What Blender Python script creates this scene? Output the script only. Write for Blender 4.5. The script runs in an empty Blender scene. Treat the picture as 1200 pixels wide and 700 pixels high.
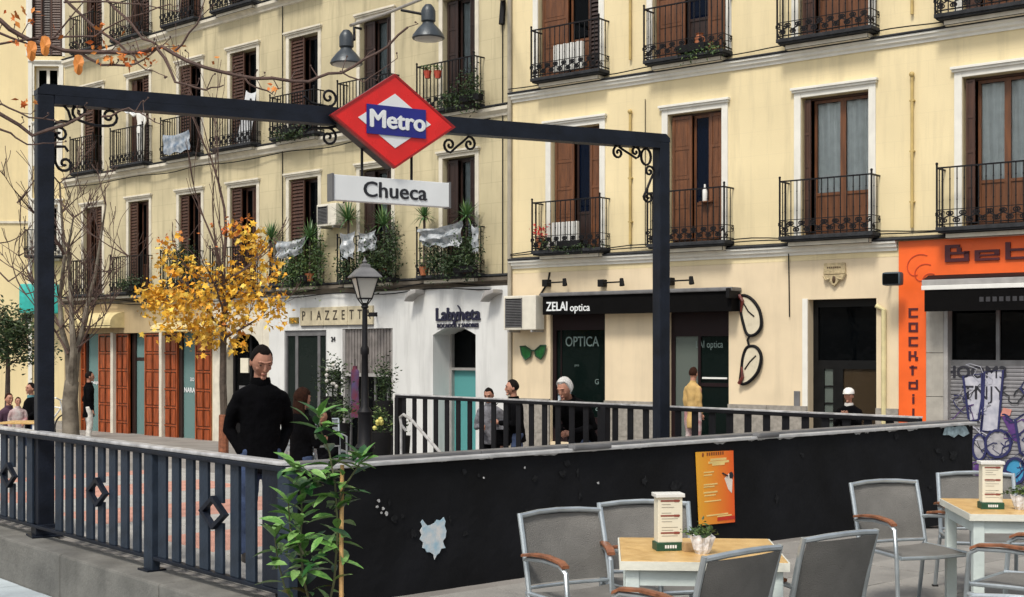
import bpy, bmesh, math, random
from math import sin, cos, pi, radians, atan2, sqrt
from mathutils import Vector, Matrix

R = random.Random(11)
SC = bpy.context.scene
COL = SC.collection

# ---------------------------------------------------------------- camera, world, sun, exposure
CAMZ = 1.78
F = 1550.0            # focal length in photo pixels (photo 1200 wide)
HOR = 410.0           # horizon row in the photo
cam_d = bpy.data.cameras.new('camera')
cam = bpy.data.objects.new('camera', cam_d)
COL.objects.link(cam)
cam.location = (0, 0, CAMZ)
cam.rotation_euler = (radians(90), 0, 0)
cam_d.sensor_width = 36
cam_d.lens = F / 1200 * 36
cam_d.shift_y = (HOR - 350) / 1200
cam_d.clip_end = 3000
SC.camera = cam

w = bpy.data.worlds.new('World'); SC.world = w; w.use_nodes = True
nt = w.node_tree; nt.nodes.clear()
sky = nt.nodes.new('ShaderNodeTexSky'); sky.sky_type = 'NISHITA'; sky.sun_disc = False
SUN_EL, SUN_AZ = radians(55), radians(206)      # azimuth clockwise from +Y
sky.sun_elevation = SUN_EL; sky.sun_rotation = SUN_AZ
sky.air_density = 1.4; sky.dust_density = 3.0; sky.ozone_density = 1.0
hs = nt.nodes.new('ShaderNodeHueSaturation'); hs.inputs['Saturation'].default_value = 0.38
bg = nt.nodes.new('ShaderNodeBackground'); bg.inputs['Strength'].default_value = 0.08
out = nt.nodes.new('ShaderNodeOutputWorld')
nt.links.new(sky.outputs[0], hs.inputs['Color']); nt.links.new(hs.outputs[0], bg.inputs['Color'])
nt.links.new(bg.outputs[0], out.inputs['Surface'])

sl = bpy.data.lights.new('sun', 'SUN'); sl.energy = 1.5; sl.angle = radians(12); sl.color = (1, .93, .82)
so = bpy.data.objects.new('sun', sl); COL.objects.link(so)
sd = Vector((sin(SUN_AZ) * cos(SUN_EL), cos(SUN_AZ) * cos(SUN_EL), sin(SUN_EL)))
so.rotation_euler = sd.to_track_quat('Z', 'Y').to_euler(); so.location = sd * 30

SC.view_settings.view_transform = 'Standard'; SC.view_settings.look = 'None'
SC.view_settings.exposure = 0.9; SC.view_settings.gamma = 1
try:
    SC.cycles.use_denoising = True
    SC.cycles.max_bounces = 6; SC.cycles.transparent_max_bounces = 12
except Exception:
    pass

# ---------------------------------------------------------------- materials
MATS = {}
def mat(name, col, rough=.6, metal=0., var=.14, scale=5., bump=.15, bscale=40., col2=None, streak=0., island=None,
        spec=.5, wood=0., coords='Object', sheen=0., courses=0.):
    if name in MATS: return MATS[name]
    m = bpy.data.materials.new(name); m.use_nodes = True
    n = m.node_tree.nodes; l = m.node_tree.links; b = n['Principled BSDF']
    tc = n.new('ShaderNodeTexCoord'); co = tc.outputs[coords]
    if wood:
        mp = n.new('ShaderNodeMapping'); mp.inputs['Scale'].default_value = (wood, wood, 1.0); l.new(co, mp.inputs[0]); co = mp.outputs[0]
    no = n.new('ShaderNodeTexNoise'); no.inputs['Scale'].default_value = scale; no.inputs['Detail'].default_value = 6
    l.new(co, no.inputs['Vector'])
    rp = n.new('ShaderNodeMapRange'); rp.inputs[1].default_value = .3; rp.inputs[2].default_value = .7
    l.new(no.outputs[0], rp.inputs[0])
    mx = n.new('ShaderNodeMix'); mx.data_type = 'RGBA'
    c = tuple(col) + (1,)
    c2 = (tuple(col2) + (1,)) if col2 else tuple(min(1, x * (1 + var)) for x in col) + (1,)
    c1 = c if col2 else tuple(x * (1 - var) for x in col) + (1,)
    mx.inputs[6].default_value = c1; mx.inputs[7].default_value = c2
    l.new(rp.outputs[0], mx.inputs[0])
    last = mx.outputs[2]
    if island:
        ge = n.new('ShaderNodeNewGeometry'); cr = n.new('ShaderNodeValToRGB'); l.new(ge.outputs['Random Per Island'], cr.inputs[0])
        e = cr.color_ramp.elements
        e[0].color = tuple(island[0]) + (1,); e[1].color = tuple(island[-1]) + (1,)
        for i, k in enumerate(island[1:-1]):
            x = e.new((i + 1) / (len(island) - 1)); x.color = tuple(k) + (1,)
        m2 = n.new('ShaderNodeMix'); m2.data_type = 'RGBA'; m2.blend_type = 'MULTIPLY'; m2.inputs[0].default_value = .5
        l.new(cr.outputs[0], m2.inputs[6]); l.new(last, m2.inputs[7]); last = cr.outputs[0]
    if streak:
        mp = n.new('ShaderNodeMapping'); mp.inputs['Scale'].default_value = (2.2, 2.2, .22); l.new(tc.outputs[coords], mp.inputs[0])
        n2 = n.new('ShaderNodeTexNoise'); n2.inputs['Scale'].default_value = 1.6; n2.inputs['Detail'].default_value = 8; n2.inputs['Roughness'].default_value = .65
        l.new(mp.outputs[0], n2.inputs['Vector'])
        r2 = n.new('ShaderNodeMapRange'); r2.inputs[1].default_value = .5; r2.inputs[2].default_value = .78; r2.inputs[3].default_value = 0; r2.inputs[4].default_value = streak
        l.new(n2.outputs[0], r2.inputs[0])
        m3 = n.new('ShaderNodeMix'); m3.data_type = 'RGBA'; l.new(r2.outputs[0], m3.inputs[0]); l.new(last, m3.inputs[6])
        m3.inputs[7].default_value = tuple(x * .42 for x in col) + (1,)
        last = m3.outputs[2]
    if courses:
        se = n.new('ShaderNodeSeparateXYZ'); cb = n.new('ShaderNodeCombineXYZ'); l.new(tc.outputs['Object'], se.inputs[0]); l.new(se.outputs[0], cb.inputs[0]); l.new(se.outputs[2], cb.inputs[1])
        br = n.new('ShaderNodeTexBrick'); br.inputs['Scale'].default_value = 1.0; br.inputs['Brick Width'].default_value = 1.25; br.inputs['Row Height'].default_value = .46
        br.inputs['Mortar Size'].default_value = .008; br.inputs['Mortar Smooth'].default_value = .3; l.new(cb.outputs[0], br.inputs['Vector'])
        mu = n.new('ShaderNodeMath'); mu.operation = 'MULTIPLY'; mu.inputs[1].default_value = courses; l.new(br.outputs['Fac'], mu.inputs[0])
        m4 = n.new('ShaderNodeMix'); m4.data_type = 'RGBA'; l.new(mu.outputs[0], m4.inputs[0]); l.new(last, m4.inputs[6]); m4.inputs[7].default_value = tuple(x * .5 for x in col) + (1,)
        last = m4.outputs[2]
    l.new(last, b.inputs['Base Color'])
    b.inputs['Roughness'].default_value = rough; b.inputs['Metallic'].default_value = metal
    b.inputs['Specular IOR Level'].default_value = spec
    if sheen: b.inputs['Sheen Weight'].default_value = sheen
    if bump:
        nb = n.new('ShaderNodeTexNoise'); nb.inputs['Scale'].default_value = bscale; nb.inputs['Detail'].default_value = 5
        l.new(co, nb.inputs['Vector'])
        bp = n.new('ShaderNodeBump'); bp.inputs['Strength'].default_value = bump; bp.inputs['Distance'].default_value = .02
        l.new(nb.outputs[0], bp.inputs['Height']); l.new(bp.outputs[0], b.inputs['Normal'])
        rr = n.new('ShaderNodeMapRange'); rr.inputs[3].default_value = max(.03, rough - .12); rr.inputs[4].default_value = min(1, rough + .12)
        l.new(no.outputs[0], rr.inputs[0]); l.new(rr.outputs[0], b.inputs['Roughness'])
    MATS[name] = m
    return m

def glass(name, tint=(.8, .85, .85), opac=.25, rough=.03, body=(.02, .03, .03)):
    if name in MATS: return MATS[name]
    m = bpy.data.materials.new(name); m.use_nodes = True
    n = m.node_tree.nodes; l = m.node_tree.links; n.clear()
    o = n.new('ShaderNodeOutputMaterial'); tr = n.new('ShaderNodeBsdfTransparent'); tr.inputs[0].default_value = tint + (1,)
    df = n.new('ShaderNodeBsdfPrincipled'); df.inputs['Base Color'].default_value = body + (1,); df.inputs['Roughness'].default_value = rough
    tc = n.new('ShaderNodeTexCoord'); no = n.new('ShaderNodeTexNoise'); no.inputs['Scale'].default_value = 3; l.new(tc.outputs['Object'], no.inputs['Vector'])
    bp = n.new('ShaderNodeBump'); bp.inputs['Strength'].default_value = .06; bp.inputs['Distance'].default_value = .05
    l.new(no.outputs[0], bp.inputs['Height']); l.new(bp.outputs[0], df.inputs['Normal'])
    fr = n.new('ShaderNodeFresnel'); fr.inputs[0].default_value = 1.3; df.inputs['Specular IOR Level'].default_value = .3
    ad = n.new('ShaderNodeMath'); ad.operation = 'ADD'; ad.use_clamp = True; ad.inputs[1].default_value = opac; l.new(fr.outputs[0], ad.inputs[0])
    mx = n.new('ShaderNodeMixShader'); l.new(ad.outputs[0], mx.inputs[0]); l.new(tr.outputs[0], mx.inputs[1]); l.new(df.outputs[0], mx.inputs[2])
    l.new(mx.outputs[0], o.inputs[0]); MATS[name] = m
    return m

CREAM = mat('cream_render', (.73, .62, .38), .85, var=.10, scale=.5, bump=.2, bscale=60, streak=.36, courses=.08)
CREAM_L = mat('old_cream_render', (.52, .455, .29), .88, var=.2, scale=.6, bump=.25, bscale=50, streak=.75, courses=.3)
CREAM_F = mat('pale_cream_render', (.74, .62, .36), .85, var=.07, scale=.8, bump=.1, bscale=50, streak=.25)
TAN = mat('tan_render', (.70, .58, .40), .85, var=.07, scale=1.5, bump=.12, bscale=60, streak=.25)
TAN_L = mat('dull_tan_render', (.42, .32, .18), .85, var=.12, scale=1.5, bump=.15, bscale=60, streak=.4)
WHITEW = mat('white_render', (.64, .65, .64), .8, var=.08, scale=.9, bump=.12, bscale=50, streak=.5)
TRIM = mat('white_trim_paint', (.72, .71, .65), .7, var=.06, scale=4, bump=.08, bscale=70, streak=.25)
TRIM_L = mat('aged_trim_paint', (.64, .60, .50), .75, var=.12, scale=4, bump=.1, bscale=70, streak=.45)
LEAD = mat('weathered_lead', (.030, .032, .036), .8, var=.35, scale=8, bump=.3, spec=.2)
IRON = mat('black_ironwork', (.006, .006, .008), .55, var=.3, scale=12, bump=.1, spec=.25)
IRONB = mat('blue_black_paint', (.006, .009, .017), .45, var=.4, scale=5, bump=.15, bscale=30, spec=.28)
IRONG = mat('grey_blue_bar_paint', (.019, .029, .046), .5, var=.35, scale=6, bump=.2, bscale=30, streak=.4, spec=.3)
WOODR = mat('red_brown_wood', (.055, .021, .011), .5, var=.35, scale=2.2, bump=.25, bscale=14, wood=9)
WOODO = mat('orange_brown_wood', (.125, .045, .015), .5, var=.35, scale=2.2, bump=.25, bscale=14, wood=9)
WOODD = mat('dark_brown_wood', (.022, .009, .006), .5, var=.3, scale=2.2, bump=.2, bscale=14, wood=9)
WOODV = mat('varnished_orange_wood', (.28, .055, .011), .4, var=.5, scale=3, bump=.25, bscale=12, wood=8)
PANE = glass('window_glass', (.9, .93, .94), .0)
PANED = glass('dark_window_glass', (.2, .25, .28), .25, body=(.005, .007, .009))
PANEB = glass('blue_window_glass', (.2, .32, .5), .3, body=(.006, .014, .04))
PANEG = glass('sea_green_glass', (.62, .78, .76), .55, .12, body=(.22, .36, .35))
CURT = mat('white_curtain', (.80, .80, .77), .9, var=.1, scale=6, bump=.1)
CURTG = mat('grey_curtain', (.28, .3, .3), .9, var=.15, scale=6, bump=.1)
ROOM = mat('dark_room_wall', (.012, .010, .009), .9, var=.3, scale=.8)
STONE = mat('granite_plinth', (.27, .25, .22), .8, var=.25, scale=12, bump=.3, bscale=60)
CONC = mat('weathered_concrete', (.145, .142, .13), .85, var=.28, scale=3, bump=.45, bscale=35, streak=.45)
COPE = mat('coping_pale_metal', (.60, .60, .60), .42, .5, var=.2, scale=7, bump=.2, bscale=20, streak=.3)
BLACKW = mat('black_wall_paint', (.0045, .0045, .005), .75, var=.5, scale=1.6, bump=.35, bscale=9, col2=(.011, .0115, .014), spec=.14)
ALU = mat('brushed_aluminium', (.47, .52, .55), .36, .75, var=.12, scale=9, bump=.08, bscale=90)
SLING = mat('taupe_mesh_fabric', (.155, .150, .140), .75, var=.22, scale=5, bump=.5, bscale=200)
ARMW = mat('oiled_arm_wood', (.22, .085, .04), .42, var=.35, scale=4, bump=.15, wood=6)
TOPW = mat('yellow_wood_top', (.50, .30, .10), .33, scale=4, bump=.15, col2=(.66, .44, .18), wood=3)
TOPE = mat('pale_table_paint', (.55, .62, .60), .5, var=.1)
WHITEP = mat('white_plastic', (.72, .72, .69), .4, var=.06, bump=.03)
CREAMP = mat('cream_card', (.72, .68, .55), .5, var=.06, bump=.02)
ACB = mat('ac_casing_enamel', (.66, .63, .54), .5, var=.08, streak=.3)
GREY = mat('grey_metal', (.16, .16, .165), .5, .3, var=.2, streak=.3)
GREYL = mat('pale_grey_metal', (.36, .35, .34), .5, .2, var=.15, streak=.3)
BLK = mat('matt_black', (.006, .006, .007), .7, var=.3, bump=.1, spec=.2)
REDS = mat('red_enamel_sign', (.72, .014, .012), .28, var=.14, scale=3, bump=.03)
BLUES = mat('deep_blue_enamel', (.012, .015, .20), .3, var=.1, bump=.02)
WHITES = mat('white_enamel_sign', (.74, .77, .78), .32, var=.05, scale=3, bump=.02, streak=.12)
INK = mat('black_lettering', (.012, .013, .018), .5, var=.1, bump=0)
ORANGE = mat('orange_shopfront_paint', (.82, .12, .012), .5, var=.12, scale=2, bump=.08, streak=.12)
MAROON = mat('maroon_sign_letters', (.07, .006, .012), .5, var=.2, bump=0)
TEAL = mat('turquoise_sign', (.03, .42, .38), .45, var=.2)
DGREEN = mat('green_lens', (.008, .10, .02), .25, var=.4, scale=8, bump=.03)
BARK = mat('grey_bark', (.085, .065, .05), .9, var=.35, scale=9, bump=.8, bscale=25)
BARKP = mat('plane_tree_bark', (.24, .21, .165), .9, scale=3.2, bump=.8, bscale=14, col2=(.055, .042, .03))
TWIG = mat('dark_twig_bark', (.09, .055, .045), .85, var=.3, scale=14, bump=.4)
YLEAF = mat('autumn_yellow_leaves', (.5, .3, .02), .6, island=[(.85, .50, .04), (.72, .30, .015), (.88, .64, .10), (.50, .30, .03), (.82, .46, .03), (.36, .20, .03)])
OLEAF = mat('orange_dead_leaves', (.5, .12, .02), .65, island=[(.62, .12, .015), (.5, .17, .03), (.66, .24, .04)])
GLEAF = mat('glossy_laurel_leaves', (.06, .18, .04), .32, scale=9, bump=.2, col2=(.18, .36, .08))
DLEAF = mat('dark_foliage', (.03, .06, .02), .6, island=[(.008, .018, .006), (.025, .055, .015), (.015, .035, .01), (.06, .10, .02)])
MLEAF = mat('mid_green_foliage', (.05, .1, .03), .55, island=[(.015, .04, .012), (.05, .10, .02), (.03, .07, .02), (.13, .18, .04)])
YUCC = mat('yucca_blades', (.07, .15, .05), .5, island=[(.04, .10, .03), (.10, .20, .05), (.07, .16, .07), (.16, .26, .08)])
PLAST = mat('plastic_sheeting', (.16, .19, .21), .2, var=.5, scale=7, bump=.9, bscale=9, col2=(.50, .52, .54))
TERRA = mat('terracotta', (.36, .12, .05), .8, var=.2)
CANE = mat('bamboo_cane', (.62, .38, .15), .5, var=.25, scale=20)
SKIN = mat('skin', (.40, .19, .125), .55, var=.12, scale=18, bump=.05)
HAIRD = mat('dark_cropped_hair', (.007, .0045, .0035), .8, spec=.15, var=.4, scale=60, bump=.6, bscale=150)
HAIRB = mat('brown_hair', (.028, .010, .005), .8, spec=.15, var=.4, scale=50, bump=.6, bscale=150)
HAIRW = mat('white_hair', (.55, .54, .52), .7, var=.3, scale=60, bump=.6, bscale=150)
COATK = mat('black_wool_coat', (.0018, .0018, .0026), .95, var=.4, scale=8, bump=.5, bscale=22, spec=.08)
COATG = mat('grey_pattern_coat', (.16, .16, .18), .85, var=.5, scale=14, bump=.4)
JEANS = mat('blue_jeans', (.03, .05, .11), .85, var=.35, scale=8, bump=.4)
WHITEC = mat('white_trousers', (.62, .60, .56), .85, var=.12)
YCOAT = mat('pale_yellow_coat', (.50, .33, .12), .8, var=.15, bump=.3)
TEALC = mat('teal_knit', (.09, .24, .27), .9, var=.25, bump=.4)
PINKC = mat('pink_white_cloth', (.30, .10, .11), .85, scale=6, col2=(.5, .48, .46))
SHOE = mat('dark_leather', (.02, .015, .012), .45, var=.3)
RUBBER = mat('rubber', (.015, .015, .015), .8)

# ---------------------------------------------------------------- mesh helpers
class MB:
    def __init__(s): s.v = []; s.f = []; s.mi = []; s.M = None; s.pc = []
    def add(s, vs, fs, mi=0):
        k = len(s.v); s.pc.append((k, len(s.f)))
        s.v += [tuple(s.M @ Vector(p)) for p in vs] if s.M is not None else [tuple(p) for p in vs]
        s.f += [tuple(i + k for i in f) for f in fs]; s.mi += [mi] * len(fs)
        return s
    def box(s, x0, x1, y0, y1, z0, z1, mi=0):
        return s.add([(x0, y0, z0), (x1, y0, z0), (x1, y1, z0), (x0, y1, z0), (x0, y0, z1), (x1, y0, z1), (x1, y1, z1), (x0, y1, z1)],
                     [(0, 3, 2, 1), (4, 5, 6, 7), (0, 1, 5, 4), (1, 2, 6, 5), (2, 3, 7, 6), (3, 0, 4, 7)], mi)
    def prism(s, pts, y0, y1, mi=0):
        """polygon in x,z (counter-clockwise seen from -y) extruded from y0 to y1"""
        n = len(pts)
        vs = [(x, y0, z) for x, z in pts] + [(x, y1, z) for x, z in pts]
        fs = [tuple(range(n)), tuple(range(2 * n - 1, n - 1, -1))] + [((i + 1) % n, i, i + n, (i + 1) % n + n) for i in range(n)]
        return s.add(vs, fs, mi)
    def tube(s, pts, r, n=6, mi=0, flat=1.0, up=None):
        pts = [Vector(p) for p in pts]
        rs = r if isinstance(r, (list, tuple)) else [r] * len(pts)
        vs = []; fs = []
        ref = None
        for i, p in enumerate(pts):
            d = (pts[min(i + 1, len(pts) - 1)] - pts[max(i - 1, 0)])
            if d.length < 1e-9: d = Vector((0, 0, 1))
            d.normalize()
            if ref is None:
                ref = Vector(up) if up else (Vector((0, 0, 1)) if abs(d.z) < .9 else Vector((1, 0, 0)))
            a = ref - d * ref.dot(d)
            if a.length < 1e-6: a = d.orthogonal()
            a.normalize(); b = d.cross(a); ref = a
            for k in range(n):
                t = 2 * pi * (k + .5) / n
                vs.append(p + (a * cos(t) * flat + b * sin(t)) * rs[i])
        m = len(pts)
        for i in range(m - 1):
            for k in range(n):
                a0 = i * n + k; a1 = i * n + (k + 1) % n
                fs.append((a0, a1, a1 + n, a0 + n))
        fs.append(tuple(range(n - 1, -1, -1))); fs.append(tuple(range((m - 1) * n, m * n)))
        return s.add(vs, fs, mi)
    def lathe(s, prof, c=(0, 0, 0), n=12, mi=0):
        vs = []; fs = []
        for r, z in prof:
            for k in range(n):
                t = 2 * pi * (k + .5) / n; vs.append((c[0] + r * cos(t), c[1] + r * sin(t), c[2] + z))
        m = len(prof)
        for i in range(m - 1):
            for k in range(n):
                a0 = i * n + k; a1 = i * n + (k + 1) % n
                fs.append((a0, a1, a1 + n, a0 + n))
        fs.append(tuple(range(n - 1, -1, -1))); fs.append(tuple(range((m - 1) * n, m * n)))
        return s.add(vs, fs, mi)
    def ell(s, c, r, nu=12, nv=8, mi=0, f=None):
        vs = []; fs = []
        for j in range(nv + 1):
            ph = pi * j / nv
            for i in range(nu):
                th = 2 * pi * i / nu
                p = Vector((sin(ph) * cos(th), sin(ph) * sin(th), cos(ph)))
                if f: p = f(p)
                vs.append((c[0] + p[0] * r[0], c[1] + p[1] * r[1], c[2] + p[2] * r[2]))
        for j in range(nv):
            for i in range(nu):
                a = j * nu + i; b = j * nu + (i + 1) % nu
                fs.append((a, a + nu, b + nu, b))
        return s.add(vs, fs, mi)
    def loft(s, rings, mi=0, closed=True):
        n = len(rings[0]); vs = [p for r in rings for p in r]; fs = []
        for i in range(len(rings) - 1):
            for k in range(n if closed else n - 1):
                a = i * n + k; b = i * n + (k + 1) % n
                fs.append((a, b, b + n, a + n))
        if closed:
            fs.append(tuple(range(n - 1, -1, -1))); fs.append(tuple(range((len(rings) - 1) * n, len(rings) * n)))
        return s.add(vs, fs, mi)
    def split(s, name, m, parent=None, **kw):
        """every piece added so far becomes an object of its own"""
        o = None; ends = s.pc[1:] + [(len(s.v), len(s.f))]
        for (v0, f0), (v1, f1) in zip(s.pc, ends):
            g = MB(); g.v = s.v[v0:v1]; g.f = [tuple(i - v0 for i in f) for f in s.f[f0:f1]]; g.mi = s.mi[f0:f1]
            o = g.build(name, m, parent, **kw)
        return o
    def build(s, name, m, parent=None, loc=None, rz=None, smooth=False, bevel=0, kind=None, **kw):
        me = bpy.data.meshes.new(name); me.from_pydata(s.v, [], s.f)
        ms = m if isinstance(m, (list, tuple)) else [m]
        for x in ms: me.materials.append(x)
        if any(s.mi): me.polygons.foreach_set('material_index', s.mi)
        me.validate(); me.update()
        if bevel:
            bm = bmesh.new(); bm.from_mesh(me)
            bmesh.ops.remove_doubles(bm, verts=bm.verts, dist=1e-5)
            ed = [e for e in bm.edges if len(e.link_faces) == 2 and e.calc_face_angle(0) > .6]
            bmesh.ops.bevel(bm, geom=ed, offset=bevel, segments=2, affect='EDGES', profile=.6)
            bm.to_mesh(me); bm.free()
        if smooth:
            me.polygons.foreach_set('use_smooth', [True] * len(me.polygons))
            try: me.set_sharp_from_angle(angle=radians(40))
            except Exception: pass
        return link(name, me, parent, loc, rz, kind, **kw)

def link(name, me, parent=None, loc=None, rz=None, kind=None, **kw):
    o = bpy.data.objects.new(name, me); COL.objects.link(o)
    if parent: o.parent = parent
    if loc is not None: o.location = loc
    if rz is not None: o.rotation_euler = (0, 0, rz) if not isinstance(rz, (tuple, list)) else rz
    if kind: o['kind'] = kind
    for k, v in kw.items(): o[k] = v
    return o

def thing(name, label, cat, loc=(0, 0, 0), rz=0, group=None):
    o = bpy.data.objects.new(name, None); COL.objects.link(o)
    o.empty_display_size = .2
    o.location = loc; o.rotation_euler = (0, 0, rz) if not isinstance(rz, (tuple, list)) else rz
    o['label'] = label; o['category'] = cat
    if group: o['group'] = group
    return o

def copy_tree(o, parent=None, loc=None, rz=None, label=None):
    c = o.copy(); COL.objects.link(c)
    if parent is not None: c.parent = parent
    if loc is not None: c.location = loc
    if rz is not None: c.rotation_euler = (0, 0, rz)
    if label: c['label'] = label
    for ch in list(o.children): copy_tree(ch, c)
    return c

TXT = {}
def text(body, size, m, parent, loc, rot=(pi / 2, 0, 0), name='lettering', ext=.004, bold=0., sx=1., align='CENTER', **kw):
    cu = bpy.data.curves.new('t', 'FONT'); cu.body = body; cu.size = size; cu.extrude = ext
    cu.align_x = align; cu.align_y = 'CENTER'; cu.resolution_u = 3
    t = bpy.data.objects.new('t', cu); COL.objects.link(t)
    bpy.context.view_layer.update()
    me = bpy.data.meshes.new_from_object(t.evaluated_get(bpy.context.evaluated_depsgraph_get()))
    if bold:                                   # heavier strokes: the same letters laid side by side
        bm = bmesh.new()
        for k in range(5):
            bm.from_mesh(me); bm.verts.ensure_lookup_table(); nv = len(me.vertices)
            ox, oy = ((0, 0), (-bold, 0), (bold, 0), (0, bold * .5), (0, -bold * .5))[k]
            for v in bm.verts[-nv:]: v.co.x += ox; v.co.y += oy; v.co.z += k * .0006
        bm.to_mesh(me); bm.free()
    bpy.data.objects.remove(t); bpy.data.curves.remove(cu)
    me.materials.clear(); me.materials.append(m)
    o = link(name, me, parent, loc, list(rot), **kw); o.scale = (sx, 1, 1)
    return o

class Frame:
    """a vertical plane with origin P, local x along it to the right, local y away from the street"""
    def __init__(s, P, ang): s.P = Vector((P[0], P[1], 0)); s.a = ang; s.d = Vector((cos(ang), sin(ang), 0)); s.i = Vector((-sin(ang), cos(ang), 0))
    def t(s, px, off=0.):
        u = (px - 600) / F; q = s.P + s.i * off
        return (u * q.y - q.x) / (s.d.x - u * s.d.y)
    def w(s, t, off=0., z=0.): 
        q = s.P + s.d * t + s.i * off; return Vector((q.x, q.y, z))
    def z(s, px, py, off=0.):
        q = s.w(s.t(px, off), off); return CAMZ + (HOR - py) * q.y / F
    def at(s, px, py, off=0.):
        t = s.t(px, off); return s.w(t, off, s.z(px, py, off))

def at(px, py, Y): return Vector(((px - 600) / F * Y, Y, CAMZ + (HOR - py) * Y / F))

P0 = (0, 29.2)
FR = Frame(P0, atan2(-.618, .786))          # right building
FL = Frame(P0, atan2(-.674, .739))          # left building
C0 = (-1.50, 8.96)                          # corner of the station enclosure
FWL = Frame(C0, atan2(.651, .759))          # black wall: x = along, -y = terrace side
def AB(a, b, z=0.):                         # a along the wall, b along the fence
    q = FWL.P + FWL.d * a + FWL.i * b; return Vector((q.x, q.y, z))
def smooth01(x): x = max(0, min(1, x)); return x * x * (3 - 2 * x)
def ground_z(X, Y):
    q = Vector((X, Y, 0)) - Vector((P0[0], P0[1], 0))
    D = min(-q.dot(FR.i), -q.dot(FL.i))
    p = -.75 * smooth01(1 - D / 11)
    q = Vector((X, Y, 0)) - FWL.P
    a = q.dot(FWL.d); b = q.dot(FWL.i)
    low = -.38 * smooth01((b + 1.2) / 2.4) if a < 0 else 0
    return min(p, low)
# ---------------------------------------------------------------- ground
def grid_sheet(name, As, Bs, skip, m, zoff=0.):
    mb = MB(); idx = {}
    vs = []; fs = []
    for j, b in enumerate(Bs):
        for i, a in enumerate(As):
            q = AB(a, b); vs.append((q.x, q.y, ground_z(q.x, q.y) + zoff))
    n = len(As)
    for j in range(len(Bs) - 1):
        for i in range(n - 1):
            if skip and skip((As[i] + As[i + 1]) / 2, (Bs[j] + Bs[j + 1]) / 2): continue
            fs.append((j * n + i, j * n + i + 1, (j + 1) * n + i + 1, (j + 1) * n + i))
    mb.add(vs, fs)
    return mb.build(name, m, smooth=True, kind='structure')

PIT = (5.0, 7.75, .25, 9.9)
def axis(lo, hi, step, extra):
    v = [lo + step * i for i in range(int((hi - lo) / step) + 1)]
    v = [x for x in v if all(abs(x - e) > .12 for e in extra)] + list(extra)
    return sorted(v)
ASPH = mat('grey_plaza_paving', (.23, .215, .20), .85, var=.22, scale=1.2, bump=.35, bscale=40, streak=0)
As = [-1200, -400, -120, -60, -35] + axis(-25, 35, .9, [-.02, .02, PIT[0], PIT[1]]) + [42, 60, 120, 400, 1200]
Bs = [-1200, -400, -120, -60, -30] + axis(-20, 45, .9, [PIT[2], PIT[3]]) + [60, 120, 400, 1200]
grid_sheet('ground', As, Bs, lambda a, b: PIT[0] < a < PIT[1] and PIT[2] < b < PIT[3], ASPH)

PINKS = mat('pink_paving_stone', (.50, .26, .20), .8, var=.18, scale=4, bump=.3)
PALES = mat('pale_paving_stone', (.36, .35, .33), .8, var=.16, scale=3, bump=.3)
TERR = mat('terrace_slab_concrete', (.17, .165, .155), .8, col2=(.34, .325, .30), scale=1.3, bump=.4, bscale=60)
BLUEP = mat('pale_bluish_slab', (.44, .50, .53), .75, var=.14, scale=2.5, bump=.3, bscale=50)
def slab_mesh(name, s, m, t=.03, g=.008):
    mb = MB(); mb.box(g / 2, s - g / 2, g / 2, s - g / 2, 0, t)
    o = mb.build(name, m, bevel=.006); return o
def slabs(par_name, a0, a1, b0, b1, s, mfun, parent_m, vis=None):
    """a base sheet of joint mortar with individually laid slabs over it"""
    n1 = int((a1 - a0) / s); n2 = int((b1 - b0) / s)
    aa = [a0 + s * i for i in range(n1 + 1)]; bb = [b0 + s * j for j in range(n2 + 1)]
    base = grid_sheet(par_name, aa, bb, None, parent_m, .004)
    proto = {}
    for i in range(n1):
        for j in range(n2):
            if vis and not vis(aa[i] + s / 2, bb[j] + s / 2): continue
            m = mfun(i, j)
            q = AB(aa[i], bb[j])
            e = AB(aa[i] + s / 2, bb[j] + s / 2)
            if m.name not in proto:
                o = slab_mesh('paving_slab', s, m); proto[m.name] = o.data
            else:
                o = bpy.data.objects.new('paving_slab', proto[m.name]); COL.objects.link(o)
            ex, ey = ground_z(e.x + .3, e.y) - ground_z(e.x - .3, e.y), ground_z(e.x, e.y + .3) - ground_z(e.x, e.y - .3)
            # tilt with the ground, in the slab's own axes
            A1 = AB(aa[i] + s, bb[j]); B1 = AB(aa[i], bb[j] + s)
            ta = atan2(ground_z(A1.x, A1.y) - ground_z(q.x, q.y), s); tb = atan2(ground_z(B1.x, B1.y) - ground_z(q.x, q.y), s)
            o.location = (q.x, q.y, ground_z(q.x, q.y) - .018 + R.uniform(0, .004))
            o.rotation_euler = (tb, -ta, FWL.a)
            o.parent = base
    return base
def inview(a, b, y0=500):
    q = AB(a, b)
    if q.y < 3: return False
    px = 600 + q.x / q.y * F; py = HOR + (CAMZ - ground_z(q.x, q.y)) * F / q.y
    return -60 < px < 1260 and py < 790
slabs('plaza_paving', .25, 4.9, .3, 11.0, .6, lambda i, j: PINKS if (j // 2) % 2 == 0 and 0 < i < 6 else PALES, CONC, inview)
slabs('terrace_paving', -.2, 11.6, -8.0, -.05, .6, lambda i, j: TERR, CONC, lambda a, b: inview(a, b) and not (a < 1.0 and b > -1.2))
slabs('lower_pavement', -3.745, -.24, .3, 7.4, .5, lambda i, j: BLUEP, CONC, inview)

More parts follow.
